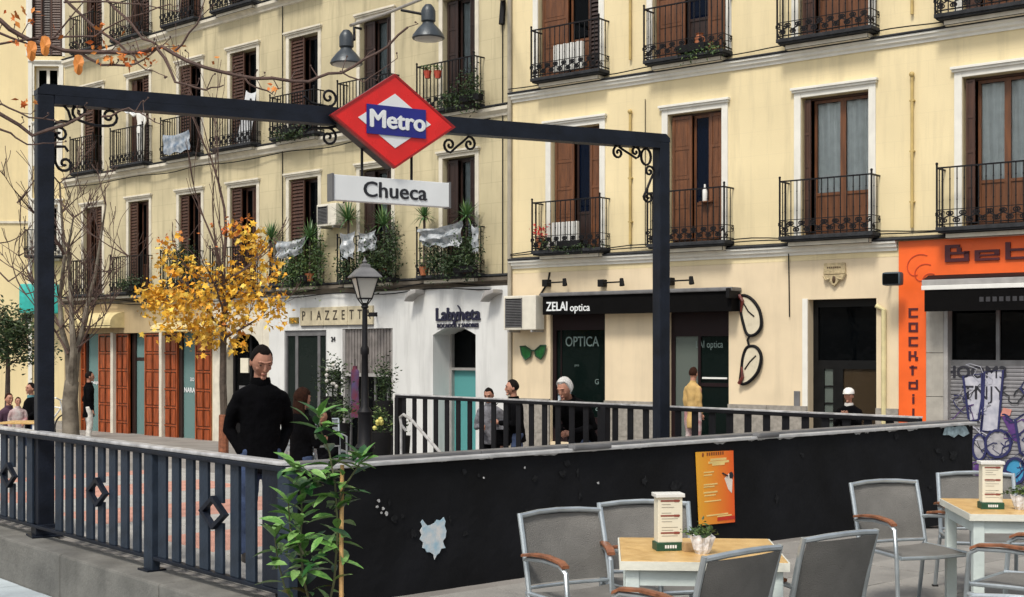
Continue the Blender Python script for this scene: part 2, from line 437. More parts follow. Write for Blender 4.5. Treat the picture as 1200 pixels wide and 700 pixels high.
# ---------------------------------------------------------------- stair down to the station
pit = thing('metro_staircase', 'stone stairs going down to the metro behind the long black wall', 'staircase', FWL.w(0, 0), FWL.a)
mb = MB()
mb.box(PIT[0] - .15, PIT[0], PIT[2], PIT[3], -4.2, -.03); mb.box(PIT[1], PIT[1] + .15, PIT[2], PIT[3], -4.2, -.03)
mb.box(PIT[0], PIT[1], PIT[2] - .12, PIT[2] - .005, -4.2, -.03); mb.box(PIT[0], PIT[1], PIT[2], PIT[3], -4.35, -4.2)
mb.build('pit_wall', CONC, pit)
for k in range(20):
    zt = -.03 - .17 * (k + 1); b1 = PIT[3] - .31 * k
    MB().box(PIT[0], PIT[1], b1 - .31, b1, -4.2 if k == 19 else zt - .3, zt).build('step', STONE, pit)
hr = [AB(PIT[0] + .06, PIT[3] + .1, .95), AB(PIT[0] + .06, PIT[3] - .3, .95), AB(PIT[0] + .06, PIT[3] - 6.3, -2.4)]
hm = MB(); hm.M = pit.matrix_basis.inverted()
MI = Matrix.Translation(FWL.w(0, 0)) @ Matrix.Rotation(FWL.a, 4, 'Z')
hm.M = MI.inverted()

# ---------------------------------------------------------------- facade helpers
def wall_grid(mb, x0, x1, z0, z1, ops, y=0., depth=.25, mi=0):
    xs = sorted({x0, x1} | {min(max(v, x0), x1) for o in ops for v in o[:2]})
    zs = sorted({z0, z1} | {min(max(v, z0), z1) for o in ops for v in o[2:4]})
    for i in range(len(xs) - 1):
        for j in range(len(zs) - 1):
            cx = (xs[i] + xs[i + 1]) / 2; cz = (zs[j] + zs[j + 1]) / 2
            if any(o[0] < cx < o[1] and o[2] < cz < o[3] for o in ops): continue
            mb.add([(xs[i], y, zs[j]), (xs[i + 1], y, zs[j]), (xs[i + 1], y, zs[j + 1]), (xs[i], y, zs[j + 1])], [(0, 1, 2, 3)], mi)
    for (a, b, c, d) in [o[:4] for o in ops]:
        e = y + depth
        mb.add([(a, y, c), (a, y, d), (a, e, d), (a, e, c)], [(0, 1, 2, 3)], mi)
        mb.add([(b, y, c), (b, e, c), (b, e, d), (b, y, d)], [(0, 1, 2, 3)], mi)
        mb.add([(a, y, d), (b, y, d), (b, e, d), (a, e, d)], [(0, 1, 2, 3)], mi)
        mb.add([(a, y, c), (a, e, c), (b, e, c), (b, y, c)], [(0, 1, 2, 3)], mi)

def shell(mb, x0, x1, z0, z1, dep, mi=0):
    mb.add([(x0, 0, z0), (x0, dep, z0), (x0, dep, z1), (x0, 0, z1)], [(3, 2, 1, 0)], mi)
    mb.add([(x1, 0, z0), (x1, dep, z0), (x1, dep, z1), (x1, 0, z1)], [(0, 1, 2, 3)], mi)
    mb.add([(x0, dep, z0), (x1, dep, z0), (x1, dep, z1), (x0, dep, z1)], [(3, 2, 1, 0)], mi)
    mb.add([(x0, 0, z1), (x1, 0, z1), (x1, dep, z1), (x0, dep, z1)], [(0, 1, 2, 3)], mi)

def cornice(par, name, m, x0, x1, prof, bevel=0):
    """profile list of (outward, z), swept along the wall"""
    rings = [[(x, -o, z) for o, z in prof] for x in (x0, x1)]
    mb = MB(); n = len(prof); vs = rings[0] + rings[1]
    fs = [(i, i + n, i + 1 + n, i + 1) for i in range(n - 1)] + [tuple(range(n)), tuple(range(2 * n - 1, n - 1, -1))]
    mb.add(vs, fs); return mb.build(name, m, par)

def surround(par, x0, x1, z0, z1, m, w_=.14, y=.03, head=.13):
    mb = MB()
    mb.box(x0 - w_, x0 - .003, -y, .05, z0, z1 + w_); mb.box(x1 + .003, x1 + w_, -y, .05, z0, z1 + w_)
    mb.box(x0 - .003, x1 + .003, -y + .002, .05, z1 + .003, z1 + w_ - .002)
    s = mb.build('window_surround', m, par, bevel=.008)
    hb = MB()
    hb.box(x0 - w_ - .05, x1 + w_ + .05, -y - .07, .03, z1 + w_ + .002, z1 + w_ + .05)
    hb.box(x0 - w_ - .03, x1 + w_ + .03, -y - .04, .03, z1 + w_ - .04, z1 + w_ + .001)
    hb.build('head_moulding', m, s, bevel=.006)
    return s

def leaf_panel(mb, x0, x1, z0, z1, y0, y1, glaz=None, st=.07, rows=3, cols=1, back=0):
    """a framed door leaf; glaz = height from which it is glazed"""
    mb.box(x0, x0 + st, y0, y1, z0, z1); mb.box(x1 - st, x1, y0, y1, z0, z1)
    mb.box(x0 + st, x1 - st, y0, y1, z1 - st, z1); mb.box(x0 + st, x1 - st, y0, y1, z0, z0 + st * 1.3)
    top = glaz if glaz else z1 - st
    if glaz: mb.box(x0 + st, x1 - st, y0, y1, glaz - st, glaz)
    yc = (y0 + y1) / 2
    za = z0 + st * 1.3; zb = (glaz - st) if glaz else top
    mb.box(x0 + st, x1 - st, yc - .004, yc + .008, za, zb, back)
    wx = (x1 - x0 - 2 * st) / cols; hz = (zb - za) / rows
    for i in range(cols):
        for j in range(rows):
            a = x0 + st + i * wx; c = za + j * hz
            if i: mb.box(a - .02, a + .02, y0 + .004, yc - .004, za, zb)
            if j and i == 0: mb.box(x0 + st, x1 - st, y0 + .005, yc - .004, c - .025, c + .025)
            mb.box(a + .05, a + wx - .05, y0 + .01, yc - .003, c + .05, c + hz - .05)

def curtain_mesh(mb, x0, x1, z0, z1, y, amp=.025, k=26):
    n = max(6, int((x1 - x0) * 30)); vs = []
    ph = R.uniform(0, 6)
    for j, z in enumerate((z0, (z0 + z1) / 2, z1)):
        for i in range(n + 1):
            x = x0 + (x1 - x0) * i / n
            vs.append((x + (.01 * sin(i) if j != 2 else 0), y + amp * sin(k * x + ph + j * .5), z))
    fs = [(j * (n + 1) + i, j * (n + 1) + i + 1, (j + 1) * (n + 1) + i + 1, (j + 1) * (n + 1) + i) for j in range(2) for i in range(n)]
    mb.add(vs, fs)

def window(par, x0, x1, z0, z1, strips, frame_m, depth=.24, lower=.75):
    """strips: list of (f0,f1,kind,mat,depth)."""
    mb = MB(); fr = .045
    mb.box(x0 + .002, x0 + fr, depth - .06, depth + .06, z0, z1 - .002); mb.box(x1 - fr, x1 - .002, depth - .06, depth + .06, z0, z1 - .002)
    mb.box(x0 + fr, x1 - fr, depth - .06, depth + .06, z1 - fr, z1 - .003); mb.box(x0 + fr, x1 - fr, depth - .06, depth + .06, z0 + .002, z0 + .05)
    wn = mb.build('window', frame_m, par)
    W = x1 - x0 - 2 * fr
    for (f0, f1, kind, m, dy) in strips:
        a = x0 + fr + W * f0; b = x0 + fr + W * f1
        if kind == 'leaf':      # solid panelled shutter leaf
            g = MB(); leaf_panel(g, a, b, z0 + .06, z1 - .05, dy - .02, dy + .02, None, st=min(.06, (b - a) * .2), rows=4)
            g.build('shutter', m, wn)
        elif kind == 'slat':
            g = MB(); st = .05
            g.box(a, a + st, dy - .02, dy + .02, z0 + .06, z1 - .05); g.box(b - st, b, dy - .02, dy + .02, z0 + .06, z1 - .05)
            nn = int((z1 - z0) / .09)
            for k in range(nn):
                zz = z0 + .08 + k * .09
                g.add([(a + st, dy - .018, zz), (b - st, dy - .018, zz), (b - st, dy + .018, zz + .085), (a + st, dy + .018, zz + .085)], [(0, 1, 2, 3)])
            g.build('shutter', m, wn)
        elif kind in ('glass', 'gcurt', 'gdark', 'gblue', 'gcurtg'):
            g = MB(); zl = z0 + .06 + lower
            leaf_panel(g, a, b, z0 + .06, z1 - .05, dy - .022, dy + .022, zl, st=min(.055, (b - a) * .22), rows=1)
            g.build('door_leaf', m, wn)
            p = MB(); st = min(.055, (b - a) * .22) - .003
            p.box(a + st, b - st, dy - .004, dy + .004, zl - .002, z1 - .05 - st)
            p.build('pane', {'gdark': PANED, 'gblue': PANEB}.get(kind, PANE), wn)
            if kind in ('gcurt', 'gcurtg'):
                c = MB(); curtain_mesh(c, a + .03, b - .03, zl - .02, z1 - .1, dy + .07, .028)
                c.build('curtain', CURT if kind == 'gcurt' else CURTG, wn)
    return wn

def spiral(c, r0, turns, a0, sgn=1, n=22, r1=.12):
    return [(c[0] + r0 * (1 - (1 - r1) * i / n) * cos(a0 + sgn * 2 * pi * turns * i / n), c[1] + r0 * (1 - (1 - r1) * i / n) * sin(a0 + sgn * 2 * pi * turns * i / n)) for i in range(n + 1)]
def s_scroll(x0, z0, x1, z1, r, sgn=1, n=14):
    """S of two spirals between two points"""
    dx, dz = x1 - x0, z1 - z0; L = sqrt(dx * dx + dz * dz); ux, uz = dx / L, dz / L; vx, vz = -uz, ux
    a = spiral((r, 0), r, 1.3, pi / 2 * sgn, sgn, n)[::-1]
    b = spiral((L - r, 0), r, 1.3, -pi / 2 * sgn, sgn, n)
    pts = a + [(L * .5, 0)] + b
    return [(x0 + ux * p + vx * q, z0 + uz * p + vz * q) for p, q in pts]

BAL_CACHE = {}
def balcony(par, x0, x1, z, m, out=.45, h=1.02, ind_bars=True, belly=.3, step=.125, slab_m=None, under=True):
    b = MB()
    b.box(x0, x1, -out, -.0025, z - .07, z)
    b.box(x0 + .03, x1 - .03, -out + .03, -.0025, z - .10, z - .0705)
    if under: b.box(x0 + .12, x1 - .12, -out + .14, -.0025, z - .19, z - .1005, 1)
    ba = b.build('balcony', slab_m or [LEAD, TRIM_L], par, bevel=.01)
    r = MB()
    for zz, rr in ((z + h, .016), (z + .05, .012), (z + belly, .008)):
        r.box(x0 + .01, x1 - .01, -out + .01, -out + .01 + 2 * rr, zz - rr, zz + rr * .6)
        for xx in (x0 + .01, x1 - .01 - 2 * rr): r.box(xx, xx + 2 * rr, -out + .012 + 2 * rr, -.003, zz - rr, zz + rr * .6)
    for xx in (x0 + .02, x1 - .02):
        r.box(xx - .014, xx + .014, -out + .008, -out + .036, z, z + h + .05)
        r.ell((xx, -out + .02, z + h + .07), (.028, .028, .028), 6, 4)
    r.build('railing', m, ba)
    n = int((x1 - x0 - .08) / step); s = (x1 - x0) / (n + 1)
    key = (m.name, round(h, 2))
    if key not in BAL_CACHE:
        g = MB()
        g.tube([(0, 0, .0), (0, 0, h)], .0105, 5)
        for zz in (h * .45, h * .8): g.ell((0, 0, zz), (.015, .015, .022), 6, 4)
        BAL_CACHE[key] = g
    proto = BAL_CACHE[key]
    pos = [(x0 + s * (k + 1), -out + .025) for k in range(n)]
    ns = max(1, int(out / .16))
    for xx in (x0 + .022, x1 - .022): pos += [(xx, -out + out * (k + 1) / (ns + 1)) for k in range(ns)]
    if ind_bars:
        me = None
        for (px_, py_) in pos:
            if key + ('me',) not in BAL_CACHE:
                o = proto.build('baluster', m, ba); BAL_CACHE[key + ('me',)] = o.data
            else: o = link('baluster', BAL_CACHE[key + ('me',)], ba)
            o.location = (px_, py_, z)
    else:
        g = MB()
        for (px_, py_) in pos:
            g.tube([(px_, py_, z), (px_, py_, z + h)], .013, 4)
        g.build('balusters', m, ba, kind='stuff')
    # scrollwork band at the foot
    g = MB(); nn = max(4, int((x1 - x0) / .11)); w = (x1 - x0 - .06) / nn
    for k in range(nn):
        a = x0 + .03 + w * k
        p = s_scroll(a, z + .07 if k % 2 else z + belly - .03, a + w, z + belly - .03 if k % 2 else z + .07, belly * .17, 1 if k % 2 else -1, 9)
        g.tube([(q[0], -out - .004, q[1]) for q in p], .014, 4)
    for xx in (x0, x1):
        p = s_scroll(0, z + .07, out * .8, z + belly - .03, belly * .2, 1, 9)
        g.tube([(xx, -out + .04 + q[0], q[1]) for q in p], .009, 4)
    g.build('scrollwork', m, ba)
    return ba
# ---------------------------------------------------------------- right building
T = FR.t
rb = thing('apartment_building', 'bright cream apartment building with white window frames and iron balconies above the shops', 'building', FR.w(0), FR.a)
XR1 = T(1340)
WR = []   # (x0,x1,row,strips)
O_, D_, RR = WOODO, WOODD, WOODR
spec = [
 (1, 646, 703, 622, 714, [(0, .42, 'leaf', O_, .1), (.42, .74, 'gblue', D_, .22), (.74, 1, 'leaf', O_, .16)]),
 (1, 783, 846, 757, 860, [(0, .4, 'leaf', O_, .1), (.4, .74, 'gblue', O_, .2), (.74, 1, 'leaf', O_, .14)]),
 (1, 939, 1018, 912, 1033, [(0, .1, 'leaf', RR, .06), (.1, .56, 'gcurt', O_, .24), (.56, 1, 'gcurt', O_, .24)]),
 (1, 1128, 1216, 1096, 1246, [(0, .13, 'leaf', RR, .06), (.13, .56, 'gcurt', O_, .24), (.56, 1, 'gcurt', O_, .24)]),
 (2, 631, 702, 621, 713, [(0, .46, 'leaf', O_, .1), (.46, .8, 'gdark', O_, .22), (.8, 1, 'slat', D_, .16)]),
 (2, 765, 850, 753, 858, [(0, .42, 'leaf', O_, .1), (.42, .74, 'gblue', D_, .22), (.74, 1, 'leaf', O_, .14)]),
 (2, 936, 1018, 909, 1032, [(0, .2, 'leaf', RR, .08), (.2, .6, 'gcurt', O_, .24), (.6, 1, 'leaf', O_, .2)]),
 (2, 1128, 1216, 1094, 1244, [(0, .2, 'leaf', RR, .08), (.2, .6, 'gcurt', O_, .24), (.6, 1, 'gcurt', O_, .24)]),
]
Z1, Z1T, Z2, Z2T = 3.92, 6.52, 7.62, 10.2
ops = []
for (row, a, b, c, d, st) in spec:
    x0, x1 = T(a), T(b)
    z0, z1 = (Z1, Z1T) if row == 1 else (Z2, Z2T)
    ops.append((x0, x1, z0, z1))
ops3 = [(o[0], o[1], 11.4, 13.6) for o in ops[:4]]
mb = MB(); wall_grid(mb, -.0, XR1, 3.45, 15, ops + ops3, 0, .3); shell(mb, 0, XR1, -2, 15, 11)
mb.build('wall', CREAM, rb)
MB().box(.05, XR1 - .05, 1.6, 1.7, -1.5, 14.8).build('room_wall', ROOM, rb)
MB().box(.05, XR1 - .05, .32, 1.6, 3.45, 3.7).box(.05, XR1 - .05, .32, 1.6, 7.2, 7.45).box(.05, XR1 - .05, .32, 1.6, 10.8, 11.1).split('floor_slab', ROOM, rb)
for k, (row, a, b, c, d, st) in enumerate(spec):
    x0, x1, z0, z1 = ops[k]
    window(rb, x0, x1, z0, z1, st, WOODD if row == 2 else WOODR)
    surround(rb, x0, x1, z0, z1, TRIM)
    m = IRON
    balcony(rb, T(c, -.4), T(d - 11, -.4), z0 - .02, m, out=.4, h=1.03)
for o in ops3:
    window(rb, o[0], o[1], o[2], o[3], [(0, .5, 'gcurt', O_, .24), (.5, 1, 'gcurt', O_, .24)], WOODR)
    surround(rb, *o, TRIM)
# cornices
for zc in (3.46, 7.12, 10.9):
    lo = zc < 4
    cornice(rb, 'cornice', TRIM if not lo else TRIM, -.02, XR1 if not lo else T(1052), [(0, zc + .1), (.03, zc + .1), (.03, zc + .14), (.08, zc + .17), (.08, zc + .22), (.12, zc + .235), (.12, zc + .27), (0, zc + .275)])
    cornice(rb, 'flashing', LEAD, -.02, XR1, [(0, zc + .28), (.14, zc + .279), (.145, zc + .295), (.14, zc + .31), (0, zc + .35)])
for px in (740, 1070):
    g = MB(); x = T(px)
    g.tube([(x, -.05, 3.95), (x, -.05, 6.65)], .028, 8); g.ell((x, -.06, 6.68), (.05, .05, .05), 8, 6)
    for zz in (4.4, 5.3, 6.2): g.box(x - .045, x + .045, -.07, -.0, zz, zz + .025)
    g.build('drainpipe', mat('ochre_pipe_paint', (.50, .37, .14), .65, var=.2, streak=.5), rb)
    g = MB(); g.tube([(x, -.05, 7.75), (x, -.05, 10.5)], .028, 8); g.build('drainpipe', MATS['ochre_pipe_paint'], rb)
g = MB(); g.tube([(-.02, -.06, -1), (-.02, -.06, 14.5)], .05, 8); g.build('drainpipe', mat('grey_pipe_paint', (.33, .30, .24), .6, streak=.4), rb)
g = MB()
for (z_, s_) in ((3.86, .02), (3.9, .05), (7.52, .03)):
    pts = [(x * .35, -.1 - .03 * sin(x * 1.3 + z_), z_ + s_ * .6 * sin(x * .9 + z_ * 3)) for x in range(int(XR1 / .35))]
    g.tube(pts, .012, 5)
g.tube([(T(757), -.03, 6.9), (T(757), -.03, 3.9)], .008, 4)
g.tube([(T(925), -.03, 3.6), (T(926), -.03, 2.4)], .012, 4)
g.split('facade_cable', BLK, rb)
# ground floor
XO = T(1054)
gops = [(T(645), T(709), -.2, 2.62), (T(783), T(854), -1, 2.62), (T(947), T(1027), -1, 2.72)]
mb = MB(); wall_grid(mb, 0, XO, -2, 3.458, gops, 0, .35); mb.build('ground_floor_wall', TAN, rb)
# plinth stones between openings
edges = [0.02, gops[0][0]], [gops[0][1], gops[1][0]], [gops[1][1], gops[2][0]], [gops[2][1], XO]
pm = None
for (a, b) in edges:
    n = max(1, int((b - a) / .75)); s = (b - a) / n
    for k in range(n):
        for (z0, z1) in ((-1.2, -.02), (-.015, .72)):
            MB().box(a + s * k + .004, a + s * (k + 1) - .004, -.05 - R.uniform(0, .01), .01, z0, z1).build('plinth_stone', STONE, rb)
# optician fronts
fr = MB(); a, b, c, d = gops[0]
fr.box(a, a + .1, .08, .16, c, d); fr.box(b - .07, b, .08, .16, c, d); fr.box(a + .1, b - .07, .08, .16, c, c + .55); fr.box(a + .1, b - .07, .08, .16, 2.2, 2.6); fr.box(a + .2, a + .23, .1, .15, c + .55, 2.2)
sw = fr.build('shop_window', mat('dark_maroon_frame', (.012, .005, .006), .5, spec=.2), rb)
DKP = glass('shop_window_glass', (.28, .4, .38), .3, body=(.012, .025, .022))
MB().box(a + .1, b - .07, .115, .125, c + .55, 2.2).build('pane', DKP, sw)
SW_TXT = mat('faded_window_letters', (.13, .18, .17), .6, var=.2, bump=0)
text('OPTICA', .3, SW_TXT, sw, (T(682, .11), .108, FR.z(682, 401, .11)), bold=.004, sx=.82, ext=.001)
text('G', .16, SW_TXT, sw, (b - .28, .108, 1.1), ext=.001); text('&', .2, SW_TXT, sw, (b - .26, .108, .55), ext=.001); text('pro', .08, SW_TXT, sw, (a + .62, .108, 1.45), ext=.001)
g = MB()
for k, zz in enumerate((.82, .62, .42, .22)):
    g.box(a + .13, a + .47, .1, .112, zz, zz + .17)
st = g.split('notice_sticker', mat('white_blue_sticker', (.6, .66, .7), .5, var=.2, scale=22, col2=(.08, .15, .22), bump=0), sw)
fr = MB(); a, b, c, d = gops[1]
fr.box(a, a + .09, .12, .2, c, d); fr.box(b - .06, b, .12, .2, c, d); fr.box(a + .09, b - .06, .12, .2, 2.05, 2.6); fr.box(a + .62, a + .68, .12, .2, c, 2.05); fr.box(a + .68, b - .06, .13, .19, 1.05, 1.12)
sd_ = fr.build('shop_door', MATS['dark_maroon_frame'], rb)
MB().box(a + .09, a + .62, .15, .158, c, 2.05).build('pane', glass('pale_door_glass', (.5, .55, .5), .6, body=(.16, .19, .17)), sd_)
MB().box(a + .68, b - .06, .15, .158, c, 2.05).build('pane', DKP, sd_)
text('LAI optica', .2, SW_TXT, sd_, (T(831, .14), .142, FR.z(831, 404, .14)), sx=.75, ext=.001)
MB().box(a + .72, b - .1, .11, .125, 1.2, 1.235).build('handle', WHITEP, sd_)
# building entrance door
a, b, c, d = gops[2]
MB().box(a - .11, a - .003, -.02, .1, -.9, 2.74).build('door_jamb', TRIM, rb)
fr = MB(); y0, y1 = .22, .3
fr.box(a, a + .1, y0, y1, c, d); fr.box(b - .1, b, y0, y1, c, d); fr.box(a + .1, b - .1, y0, y1, d - .14, d); fr.box(a + .1, b - .1, y0, y1, 1.42, 1.58)
fr.box(a + .5, a + .6, y0, y1, c, 1.42); fr.box(a + .1, b - .1, y0, y1, c, -.3)
for z_ in (.15, .47, .79, 1.11): fr.box(a + .2, a + .42, y0 + .01, y1 - .01, z_ - .03, z_)
fr.box(a + .1, a + .22, y0, y1, -.3, 1.42); fr.box(a + .4, a + .5, y0, y1, -.3, 1.42)
ed = fr.build('entrance_door', mat('black_door_paint', (.005, .005, .005), .45, var=.3, spec=.2), rb)
MB().box(a + .1, b - .1, .255, .265, 1.58, d - .14).build('pane', PANED, ed)
MB().box(a + .6, b - .1, .255, .265, -.3, 1.42).build('pane', glass('warm_door_glass', (.5, .42, .3), .45, body=(.09, .065, .04)), ed)
MB().box(a + .22, a + .4, .255, .265, -.3, 1.42).build('pane', glass('pale_door_glass', (.5, .55, .5), .6, body=(.16, .19, .17)), ed)
g = MB(); g.tube([(b + .16, -.05, -.9), (b + .16, -.05, 2.5), (b + .02, -.06, 2.58)], .045, 8); g.build('drainpipe', mat('cream_pipe_paint', (.62, .55, .30), .6, streak=.2), rb)
MB().box(a - .28, a - .16, -.03, .002, .55, 1.0).build('intercom_panel', GREY, rb, bevel=.008)
# ---- orange bar front
mb = MB()
bop = (T(1086), T(1290), -1.5, 2.52)
wall_grid(mb, XO + .002, XR1, -2, 3.72, [bop], -.04, .3)
bar = mb.build('bar_front', ORANGE, rb)
g = MB()
for k in range(3):
    p = spiral((XO + .35 + .1 * k, 3.2 - .12 * k), .3 - .06 * k, .6, pi * .3, 1, 16, .3); g.tube([(q[0], -.042, q[1]) for q in p], .012, 4)
p = spiral((XO + .25, -.1), .3, .7, pi * .2, 1, 16, .3); g.tube([(q[0], -.042, q[1]) for q in p], .02, 4)
g.split('painted_swirl', mat('dark_orange_paint', (.5, .05, .01), .5), bar)
# blocky sign letters, drawn as frames
def block(g, x, z, w_, h, parts, y0=-.075, y1=-.038, t=.06):
    for (fx0, fx1, fz0, fz1) in parts: g.box(x + w_ * fx0, x + w_ * fx1, y0, y1, z + h * fz0, z + h * fz1)
GL = {
 'B': [(0, .22, 0, 1), (.22, 1, 0, .2), (.8, 1, .2, .6), (.22, 1, .42, .58), (.22, .62, .82, 1), (.5, .68, .58, .82)],
 'e': [(0, .2, 0, .62), (.2, 1, 0, .14), (.2, 1, .48, .62), (.8, 1, .3, .48), (.2, 1, .26, .36)],
 'b': [(0, .2, 0, 1), (.2, 1, 0, .14), (.2, 1, .48, .62), (.8, 1, .14, .48)],
 'o': [(0, .2, 0, .62), (.2, 1, 0, .14), (.2, 1, .48, .62), (.8, 1, .14, .48)],
 'p': [(0, .2, -.35, .62), (.2, 1, 0, .14), (.2, 1, .48, .62), (.8, 1, .14, .48)],
 'c': [(0, .25, 0, 1), (.25, 1, 0, .22), (.25, 1, .78, 1)],
 'O': [(0, .25, 0, 1), (.25, 1, 0, .22), (.25, 1, .78, 1), (.75, 1, .22, .78)],
 'k': [(0, .25, 0, 1), (.25, .8, .4, .6), (.6, .85, .6, 1), (.7, 1, 0, .4)],
 't': [(.3, .55, 0, 1), (.1, .9, .7, .9)], 'a': [(0, .22, 0, .8), (.78, 1, 0, 1), (.22, .78, 0, .2), (.22, .78, .6, .8)],
 'i': [(.4, .62, 0, .7), (.4, .62, .82, 1)], 'l': [(.4, .62, 0, 1), (.62, .9, 0, .2)], 's': [(0, 1, 0, .2), (.75, 1, .2, .5), (0, 1, .4, .6), (0, .25, .5, .8), (0, 1, .8, 1)]}
xx = T(1109)
for ch in 'Bebop':
    g = MB(); block(g, xx, FR.z(1140, 306, -.06), .42, FR.z(1140, 286, -.06) - FR.z(1140, 306, -.06), GL[ch]); g.build('sign_letter', MAROON, bar); xx += .52
zz = 2.35
for ch in 'cOcktails':
    g = MB(); block(g, T(1066), zz, .17, .17, GL[ch], -.055); g.build('sign_letter', MAROON, bar); zz -= .255
# pilaster + shutter
a = bop[0]
for k, (z0, z1) in enumerate(((-1.5, -.2), (-.19, .95), (.96, 1.72), (1.73, 2.5))):
    MB().box(a, T(1106), -.03, .2, z0, z1).build('pilaster_stone', mat('pale_pilaster_stone', (.36, .34, .30), .8, streak=.4), bar)
MB().box(T(1106), T(1111), -.02, .24, -1.5, 2.5).build('shutter_guide', GREYL, bar)
g = MB(); x0, x1 = T(1111), T(1289)
n = 44
vs = []; 
for k in range(n + 1):
    z_ = -1.5 + 2.95 * k / n
    for (dz, dy) in ((0, .10), (.02, .085), (.05, .085)):
        vs += [(x0, dy + .05, z_ + dz), (x1, dy + .05, z_ + dz)]
m_ = len(vs) // 2
g.add(vs, [(2 * i, 2 * i + 1, 2 * i + 3, 2 * i + 2) for i in range(m_ - 1)])
SHUT = mat('grey_shutter_paint', (.15, .15, .16), .55, scale=2.2, streak=.6, bump=.2, col2=(.26, .255, .27))
rs = g.build('roller_shutter', SHUT, bar)
MB().box(x0, x1, .14, .2, 1.5, 1.6).box(T(1164), T(1164) + .06, .14, .2, 1.6, 2.5).box(T(1230), T(1230) + .06, .14, .2, 1.6, 2.5).split('transom_bar', GREY, bar)
MB().box(x0, x1, .2, .21, 1.6, 2.52).build('pane', PANED, bar)
# graffiti: flat paint on the shutter
def gp(pts, m, name='graffiti', lay=0, line=None, lm=None):
    P = [(T(px, .13), FR.z(px, py, .13)) for px, py in pts]
    y = .128 - .003 * lay
    a_ = sum(P[i][0] * P[(i + 1) % len(P)][1] - P[(i + 1) % len(P)][0] * P[i][1] for i in range(len(P)))
    if a_ < 0: P = P[::-1]
    g = MB(); g.prism(P, y - .002, y + .002); o = g.build(name, m, bar)
    if line:
        g = MB(); Q = P + [P[0], P[1]]; g.tube([(q[0], y - .004, q[1]) for q in Q], line, 4); g.build(name, lm, bar)
LAV = mat('lavender_white_spray', (.34, .35, .42), .6, scale=9, bump=0, col2=(.52, .52, .58)); NAV = mat('navy_spray', (.015, .018, .09), .55, bump=0)
PUR = mat('purple_spray', (.07, .025, .14), .55, bump=0, var=.4); CYA = mat('cyan_spray', (.04, .26, .46), .5, bump=0); SIL = mat('silver_spray', (.22, .22, .24), .55, scale=9, bump=0, col2=(.40, .39, .42))
SAL = mat('salmon_spray', (.6, .25, .2), .6, bump=0)
gp([(1129, 441), (1151, 438), (1151, 468), (1147, 492), (1136, 494)], LAV, line=.026, lm=NAV)
gp([(1154, 436), (1176, 434), (1172, 484), (1170, 506), (1150, 505), (1152, 486)], LAV, lay=1, line=.026, lm=NAV)
def circ(cx, cy, rx, ry, n=14): return [(cx + rx * cos(2 * pi * k / n), cy + ry * sin(2 * pi * k / n)) for k in range(n)]
gp(circ(1170, 520, 15, 16), SIL, lay=2, line=.028, lm=NAV); gp(circ(1148, 524, 8, 15), SIL, lay=1, line=.028, lm=NAV)
gp([(1173, 486), (1181, 487), (1192, 500), (1196, 520), (1188, 516), (1180, 500)], PUR, lay=3)
gp([(1176, 478), (1186, 480), (1184, 487), (1172, 488)], SAL, lay=4)
gp([(1190, 492), (1212, 478), (1230, 505), (1214, 545), (1196, 530)], SIL, lay=1, line=.03, lm=NAV)
gp(circ(1190, 552, 12, 15), CYA, lay=3, line=.03, lm=NAV); gp(circ(1176, 566, 14, 14), LAV, lay=2, line=.03, lm=NAV)
gp([(1196, 455), (1205, 440), (1222, 452), (1210, 474)], SIL, lay=1, line=.025, lm=NAV)
gp([(1142, 545), (1160, 540), (1168, 580), (1146, 590)], PUR, lay=1)
for k in range(26):
    cx, cy = R.uniform(1114, 1215), R.uniform(425, 585); P = []
    a0 = R.uniform(0, 6); rr_ = R.uniform(5, 15)
    for q in range(12):
        P.append((cx + rr_ * cos(a0 + q * .5) * (1 + .5 * sin(q * 1.7 + k)) + q * R.uniform(.2, .9), cy + rr_ * .9 * sin(a0 + q * .62 + k)))
    g = MB(); g.tube([(T(px, .13), .113 - .0004 * k, FR.z(px, py, .13)) for px, py in P], R.choice([.008, .012, .016]), 4, flat=1)
    g.v = [(x, .117 - .0004 * k + (y - (.113 - .0004 * k)) * .08, z) for x, y, z in g.v]
    g.build('graffiti', R.choice([MATS['navy_spray'], SIL, LAV, MATS['navy_spray'], PUR, INK]), bar)
text('HOOM3', .3, mat('black_spray', (.02, .02, .03), .6, bump=0), bar, (T(1140), .126, 1.38), bold=.01, ext=.001, name='graffiti')
text('TNJY', .34, MATS['black_spray'], bar, (T(1150), .126, 1.02), bold=.006, ext=.001, name='graffiti')
text('S2', .42, MATS['black_spray'], bar, (T(1119), .126, .35), bold=.012, ext=.001, name='graffiti')

# ---------------------------------------------------------------- left building
L = FL.t
lb = thing('apartment_building', 'older dull cream apartment building with red brown shutters and white shopfronts left of the joint', 'building', FL.w(0), FL.a)
XL = L(76)
cols = [(108, 98, 120, 80, 121), (163, 151, 175, 127, 179), (222, 210, 236, 186, 239), (285, 270, 301, 244, 306), (356, 339, 373, 314, 380), (440, 422, 459, 393, 468), (540, 519, 557, 486, 568)]
lops = []; lw = []
ZL = {1: (3.52, 6.2), 2: (7.32, 9.88), 3: (11.1, 13.4)}
sp = {  # strips per (row, col)
 'a': [(0, .25, 'leaf', WOODR, .1), (.25, .65, 'gdark', WOODR, .2), (.65, 1, 'slat', WOODR, .05)],
 'b': [(0, .4, 'slat', WOODR, .04), (.4, .75, 'gdark', WOODR, .2), (.75, 1, 'leaf', WOODR, .12)],
 'c': [(0, .36, 'leaf', WOODD, .12), (.36, .8, 'gcurtg', WOODD, .22), (.8, 1, 'leaf', WOODD, .1)],
 'd': [(0, .5, 'slat', WOODR, .04), (.5, 1, 'gdark', WOODD, .2)]}
pick = {1: 'abbbdcc', 2: 'dadddcc', 3: 'aabdccc'}
